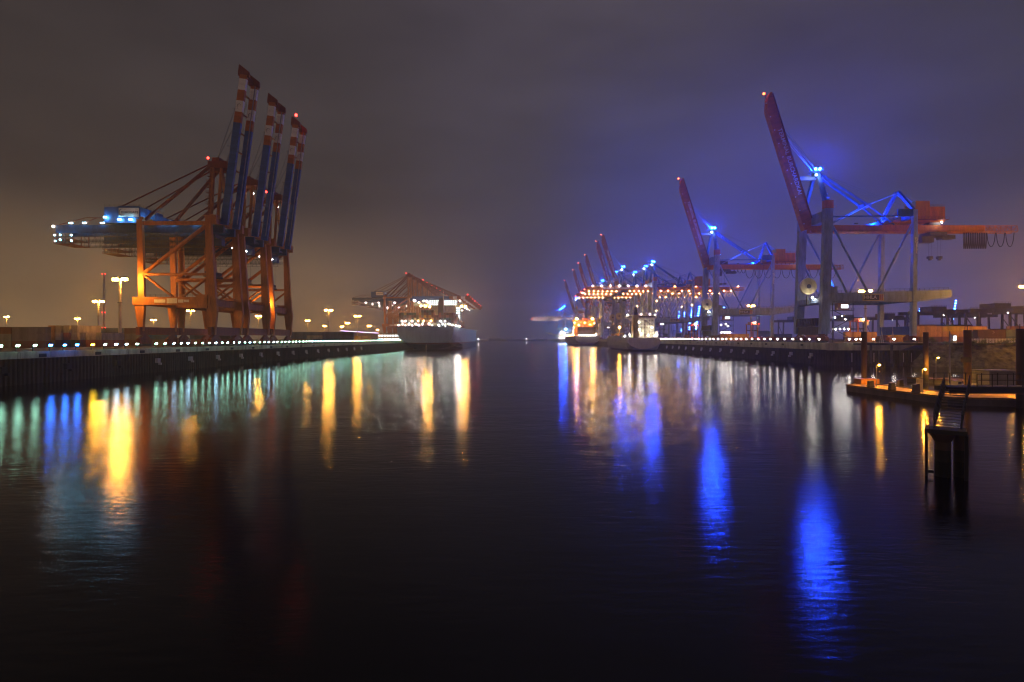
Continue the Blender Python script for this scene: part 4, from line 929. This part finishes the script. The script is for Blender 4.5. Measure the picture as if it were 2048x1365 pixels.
for k, (px, Y, wd, ht, lb) in enumerate(((1862, 229.5, 3.2, 3.2, 'broad green bush at the quay end behind the second pile'), (1893, 226, 2.2, 1.6, 'low bush beside the lone bright bank lamp'), (1945, 224.2, 2.0, 2.0, 'small bush before the left end of the white fence'),
        (1967, 224, 2.6, 2.6, 'rounded bright green bush in front of the white fence'), (2008, 223.8, 2.6, 1.9, 'low bush before the middle of the white fence'), (2030, 223.6, 3.4, 3.4, 'tall bush at the right end of the white fence'))): bush(px, Y, wd, ht, lb, 20 + k)

M['tide'] = bands('tide_marked_pile', [(-3, (.018, .022, .010)), (1.3, (.045, .045, .025)), (2.3, (.15, .095, .06))], .75, var=.35)
# ------------------------------------------------------------------ pontoon, piles, gangway in the right foreground
def pontoon(name, pts, z0, z1, label):
    t = empty(name, (pts[0][0], pts[0][1], 0), label, 'pontoon'); o = Vector((pts[0][0], pts[0][1]))
    q = [(p[0]-o.x, p[1]-o.y) for p in pts]
    MB().ext(q, z0, z1 - .14, axis='z').build('float', M['dkgrey'], t); MB().ext(q, z1 - .13, z1, axis='z').build('planking', M['wood'], t)
    k = MB(); 
    for a, b in zip(q, q[1:] + q[:1]): k.bar((*a, z1 + .09), (*b, z1 + .09), .22, .18)
    k.build('kerb', M['rust'], t); return t
pt = pontoon('pontoon', [(74.6, 122.5), (77.4, 97.2), (92, 92.5), (128, 92.5), (128, 101), (84, 104.5), (82.6, 130)], -.5, 1.3, 'long orange lit landing pontoon with dark bollards in the right foreground')
pt2 = pontoon('pontoon', [(107.5, 149), (114, 134), (121, 134), (121, 150)], -.4, 1.1, 'smaller pontoon farther back beside the second pile')
GP = 'tall steel piles holding the pontoons'
def pile(px, Y, py, r_, label):
    t = empty('mooring_pile', (PX(px, Y), Y, 0), label, 'pile', GP); zt = CZ + (HY - py)*Y/F
    MB().tube((0, 0, -1.5), (0, 0, zt), r_, n=20).build('shaft', M['tide'], t, smooth=False); MB().tube((0, 0, zt), (0, 0, zt + .12), r_*1.04, n=20).build('cap', M['steel'], t); return t, zt
t, zt = pile(1728, 129, 665, .62, 'tall steel pile rising from an orange box at the pontoon tip')
MB().box(PX(1716, 126), PX(1752, 126), 124.8, 127.6, 1.31, 2.55).build('pile_guide', M['amber'], pt).matrix_parent_inverse = Matrix.Translation(-Vector(pt.location))
pile(1851.5, 144, 666, .62, 'tall steel pile beside the smaller pontoon, second from left')
t, zt = pile(1935, 108, 662, .64, 'dark tall pile with a black board fixed to it, third from left')
MB().box(-1.9, .1, -.75, -.68, zt - 6.3, zt - 5.3).build('board', M['black'], t); MB().tube((0, 0, zt), (0, 0, zt + 1), .06).build('rod', M['steel'], t)
t, zt = pile(2042, 93, 660, .68, 'thickest dark pile at the right edge of the photo'); MB().tube((-.2, 0, zt), (-.2, 0, zt + 1), .06).build('rod', M['steel'], t)
po = MB().tube((0, 0, 1.2), (0, 0, 13.3), .16, .12); t = po.build('pole', M['gal']); t.location = (PX(1899.5, 117), 117, 0); tag(t, 'slim grey pole standing left of the pile with the black board', 'pole')
t.location.z = .05; t.location.y = 103.5; t.location.x = PX(1899.5, 103.5)
def bollard(px, Y, ht, label):
    t = MB().ext([(-.5, 0), (.5, 0), (.42, ht), (-.42, ht*.9)], -.45, .45).box(-.58, .58, -.52, .52, .25, .4).build('bollard', M['black']); t.location = (PX(px, Y), Y, 1.3); tag(t, label, 'bollard', 'dark bollards on the pontoon')
bollard(1741, 117.5, 1.5, 'dark bollard nearest the orange box on the pontoon'); bollard(1784, 111, 1.7, 'leaning dark bollard in the middle of the pontoon'); bollard(1800, 119, 1.6, 'dark bollard on the far edge of the pontoon'); bollard(1832, 105, 1.9, 'dark bollard below the pontoon lamp with the white cabinet')
def plamp(px, Y, z0, py, label, box=False):
    t = empty('pontoon_lamp', (PX(px, Y), Y, z0), label, 'lamp', 'small sodium lamps on the pontoons'); h = CZ + (HY - py)*Y/F - z0
    MB().tube((0, 0, 0), (0, 0, h), .07, .05).bar((0, 0, h), (.55, 0, h + .1), .08).build('pole', M['gal'], t)
    hd = MB().box(.3, .85, -.16, .16, h + .05, h + .18).build('lamp_head', M['steel'], t); MB().add([(.33, -.14, h + .04), (.33, .14, h + .04), (.83, .14, h + .04), (.83, -.14, h + .04)], [(0, 1, 2, 3)]).box(.5, .66, -.06, .06, h - .03, h + .035).build('lamp_glass', G['pont'], hd)
    if box: MB().box(-.9, -.1, -.4, .4, 0, 2.6).build('cabinet', M['cream'], t)
plamp(1753, 119, 1.3, 731, 'small orange pontoon lamp near the first pile'); plamp(1844, 108, 1.3, 739, 'small orange pontoon lamp with a white cabinet at its foot', True)
plamp(1872, 140, 1.1, 716, 'small orange lamp on the smaller rear pontoon'); plamp(2046, 99, 1.3, 741, 'small orange lamp at the right edge beside the thick pile')
def boat(px, Y, ln, label, cabin=True, rz=0):
    t = empty('boat', (PX(px, Y), Y, 0), label, 'boat', rz=rz)
    h = MB(); a = ln/2
    sec = [(-a, .8, 1.0), (-a*.5, 1.0, 1.0), (a*.3, .95, 1.05), (a*.8, .5, 1.2), (a, .06, 1.35)]
    for x, b, z in sec: h.v += [(x, -b, z), (x, -b*.6, -.2), (x, b*.6, -.2), (x, b, z)]
    for i in range(4):
        for k in range(3): h.f.append((4*i+k, 4*i+k+1, 4*i+k+5, 4*i+k+4)); h.m.append(0)
        h.f.append((4*i+3, 4*i, 4*i+4, 4*i+7)); h.m.append(0)
    h.f.append((3, 2, 1, 0)); h.m.append(0); h.f.append((16, 17, 18, 19)); h.m.append(0)
    h.build('hull', M['white'], t)
    if cabin: c = MB().box(-a*.4, a*.25, -.65, .65, 1.06, 2.1).build('cabin', M['cream'], t); MB().box(-a*.3, a*.2, -.69, -.655, 1.4, 1.85).build('window', M['glass'], c)
boat(1768, 127, 5.4, 'small white open boat lying behind the pontoon', False, .1); boat(1970, 132, 5.5, 'small cream cabin boat moored left of the grey floating shed'); boat(1914, 126, 5, 'small boat behind the gangway head', True, .4)
fl = empty('floating_shed', (PX(2006, 128), 128, 0), 'grey corrugated floating shed behind the footbridge railing', 'shed'); MB().box(-3.2, 3.2, 0, 5, .4, 4.2).build('wall', M['shed'], fl); MB().box(-3.4, 3.4, -.2, 5.2, 4.22, 4.4).build('roof', M['gal'], fl); MB().box(-3.6, 3.6, -.4, 5.4, -.4, .39).build('float', M['dkgrey'], fl)
# footbridge, steps and dolphin
def along(p, q): d = Vector(q) - Vector(p); return math.atan2(-d.x, d.y), math.hypot(d.x, d.y), d.z
fb = empty('footbridge', (43.5, 54.3, 0), 'dark steel footbridge with railings running in from the right edge', 'footbridge')
MB().box(-.9, 17, -.9, .9, 6.75, 7.2).bar((-.9, -1, 6.85), (17, -1, 6.85), .18, .55).build('deck', M['steel'], fb)
for y in (-.95, .95): MB().rail((1.9 if y < 0 else -.9, y, 7.2), (17, y, 7.2), 1.25, 1.5, .06).build('railing', M['steel'], fb)
MB().tube((9.2, 0, -1), (9.2, 0, 6.75), .42, n=14).build('pier', M['rust'], fb)
B0, B1 = (37.9, 47.6, 4.17), (43.4, 53.3, 7.2)
rz_, dy, dz = along(B0, B1)
gw = empty('gangway_steps', B0, 'dark steel gangway steps climbing from the dolphin platform to the footbridge', 'stairs', rz=rz_)
tr = MB()
for k in range(15): q = (k + .5)/15; tr.box(-.86, .86, dy*q - .16, dy*q + .16, dz*q, dz*q + .06)
for sx in (-.9, .9): tr.bar((sx, 0, .02), (sx, dy, dz + .02), .1, .3)
tr.build('treads', M['steel'], gw)
for sx in (-.97, .97):
    r_ = MB(); r_.bar((sx, 0, 1.15), (sx, dy, dz + 1.15), .09); r_.bar((sx, 0, .6), (sx, dy, dz + .6), .07)
    for k in range(6): q = k/5; r_.bar((sx, dy*q, dz*q), (sx, dy*q, dz*q + 1.15), .06)
    for k in range(5): q, q2 = k/5, (k+1)/5; r_.bar((sx, dy*q, dz*q), (sx, dy*q2, dz*q2 + 1.1), .08)
    r_.build('railing', M['steel'], gw)
dl = empty('dolphin', (37.0, 47.0, 0), 'dark mooring dolphin with a railed platform on two piles in the right foreground', 'dolphin', rz=R(-38))
MB().tube((0, 0, -1.5), (0, 0, 3.0), .58, n=24).tube((0, 0, 3.0), (0, 0, 3.75), .58, 1.0, n=24).build('pile', M['tide'], dl)
MB().tube((1.25, .8, -1.5), (1.25, .8, 3.74), .52, n=24).build('pile', M['tide'], dl)
pf = MB().box(-1.25, 1.62, -1.0, 1.3, 3.78, 4.15).build('platform', M['steel'], dl)
MB().box(-1.22, -1.02, -.8, -.55, -.5, 3.77).box(-1.01, -.6, -.78, -.6, .3, .55).build('fender_post', M['black'], dl)
MB().box(1.45, 1.7, -.9, -.3, -.6, 3.77).build('fender_post', M['black'], dl)
r_ = MB().rail((-1.2, -.95, 4.15), (-1.2, 1.2, 4.15), 1.1, .5, .05).rail((-1.2, -.95, 4.15), (-.3, -.95, 4.15), 1.1, .3, .05); r_.build('railing', M['steel'], pf)
# channel marker lights near the horizon
for px, Y, gl, lb in ((957, 1500, 'wstr', 'small white marker light on a post near the horizon right of the pale blue ship'), (1053, 1900, 'wstr', 'tiny marker light on a post at the dark far end of the basin')):
    t = empty('marker_post', (PX(px, Y), Y, 0), lb, 'marker light'); MB().tube((0, 0, -1), (0, 0, 9), .35).build('post', M['steel'], t); MB().ball((0, 0, 9.8), .7, n=6, k=4).build('lamp', G[gl], t)
for o in bpy.data.objects:
    if o.parent and 'category' in o and o.type == 'MESH': del o['category']
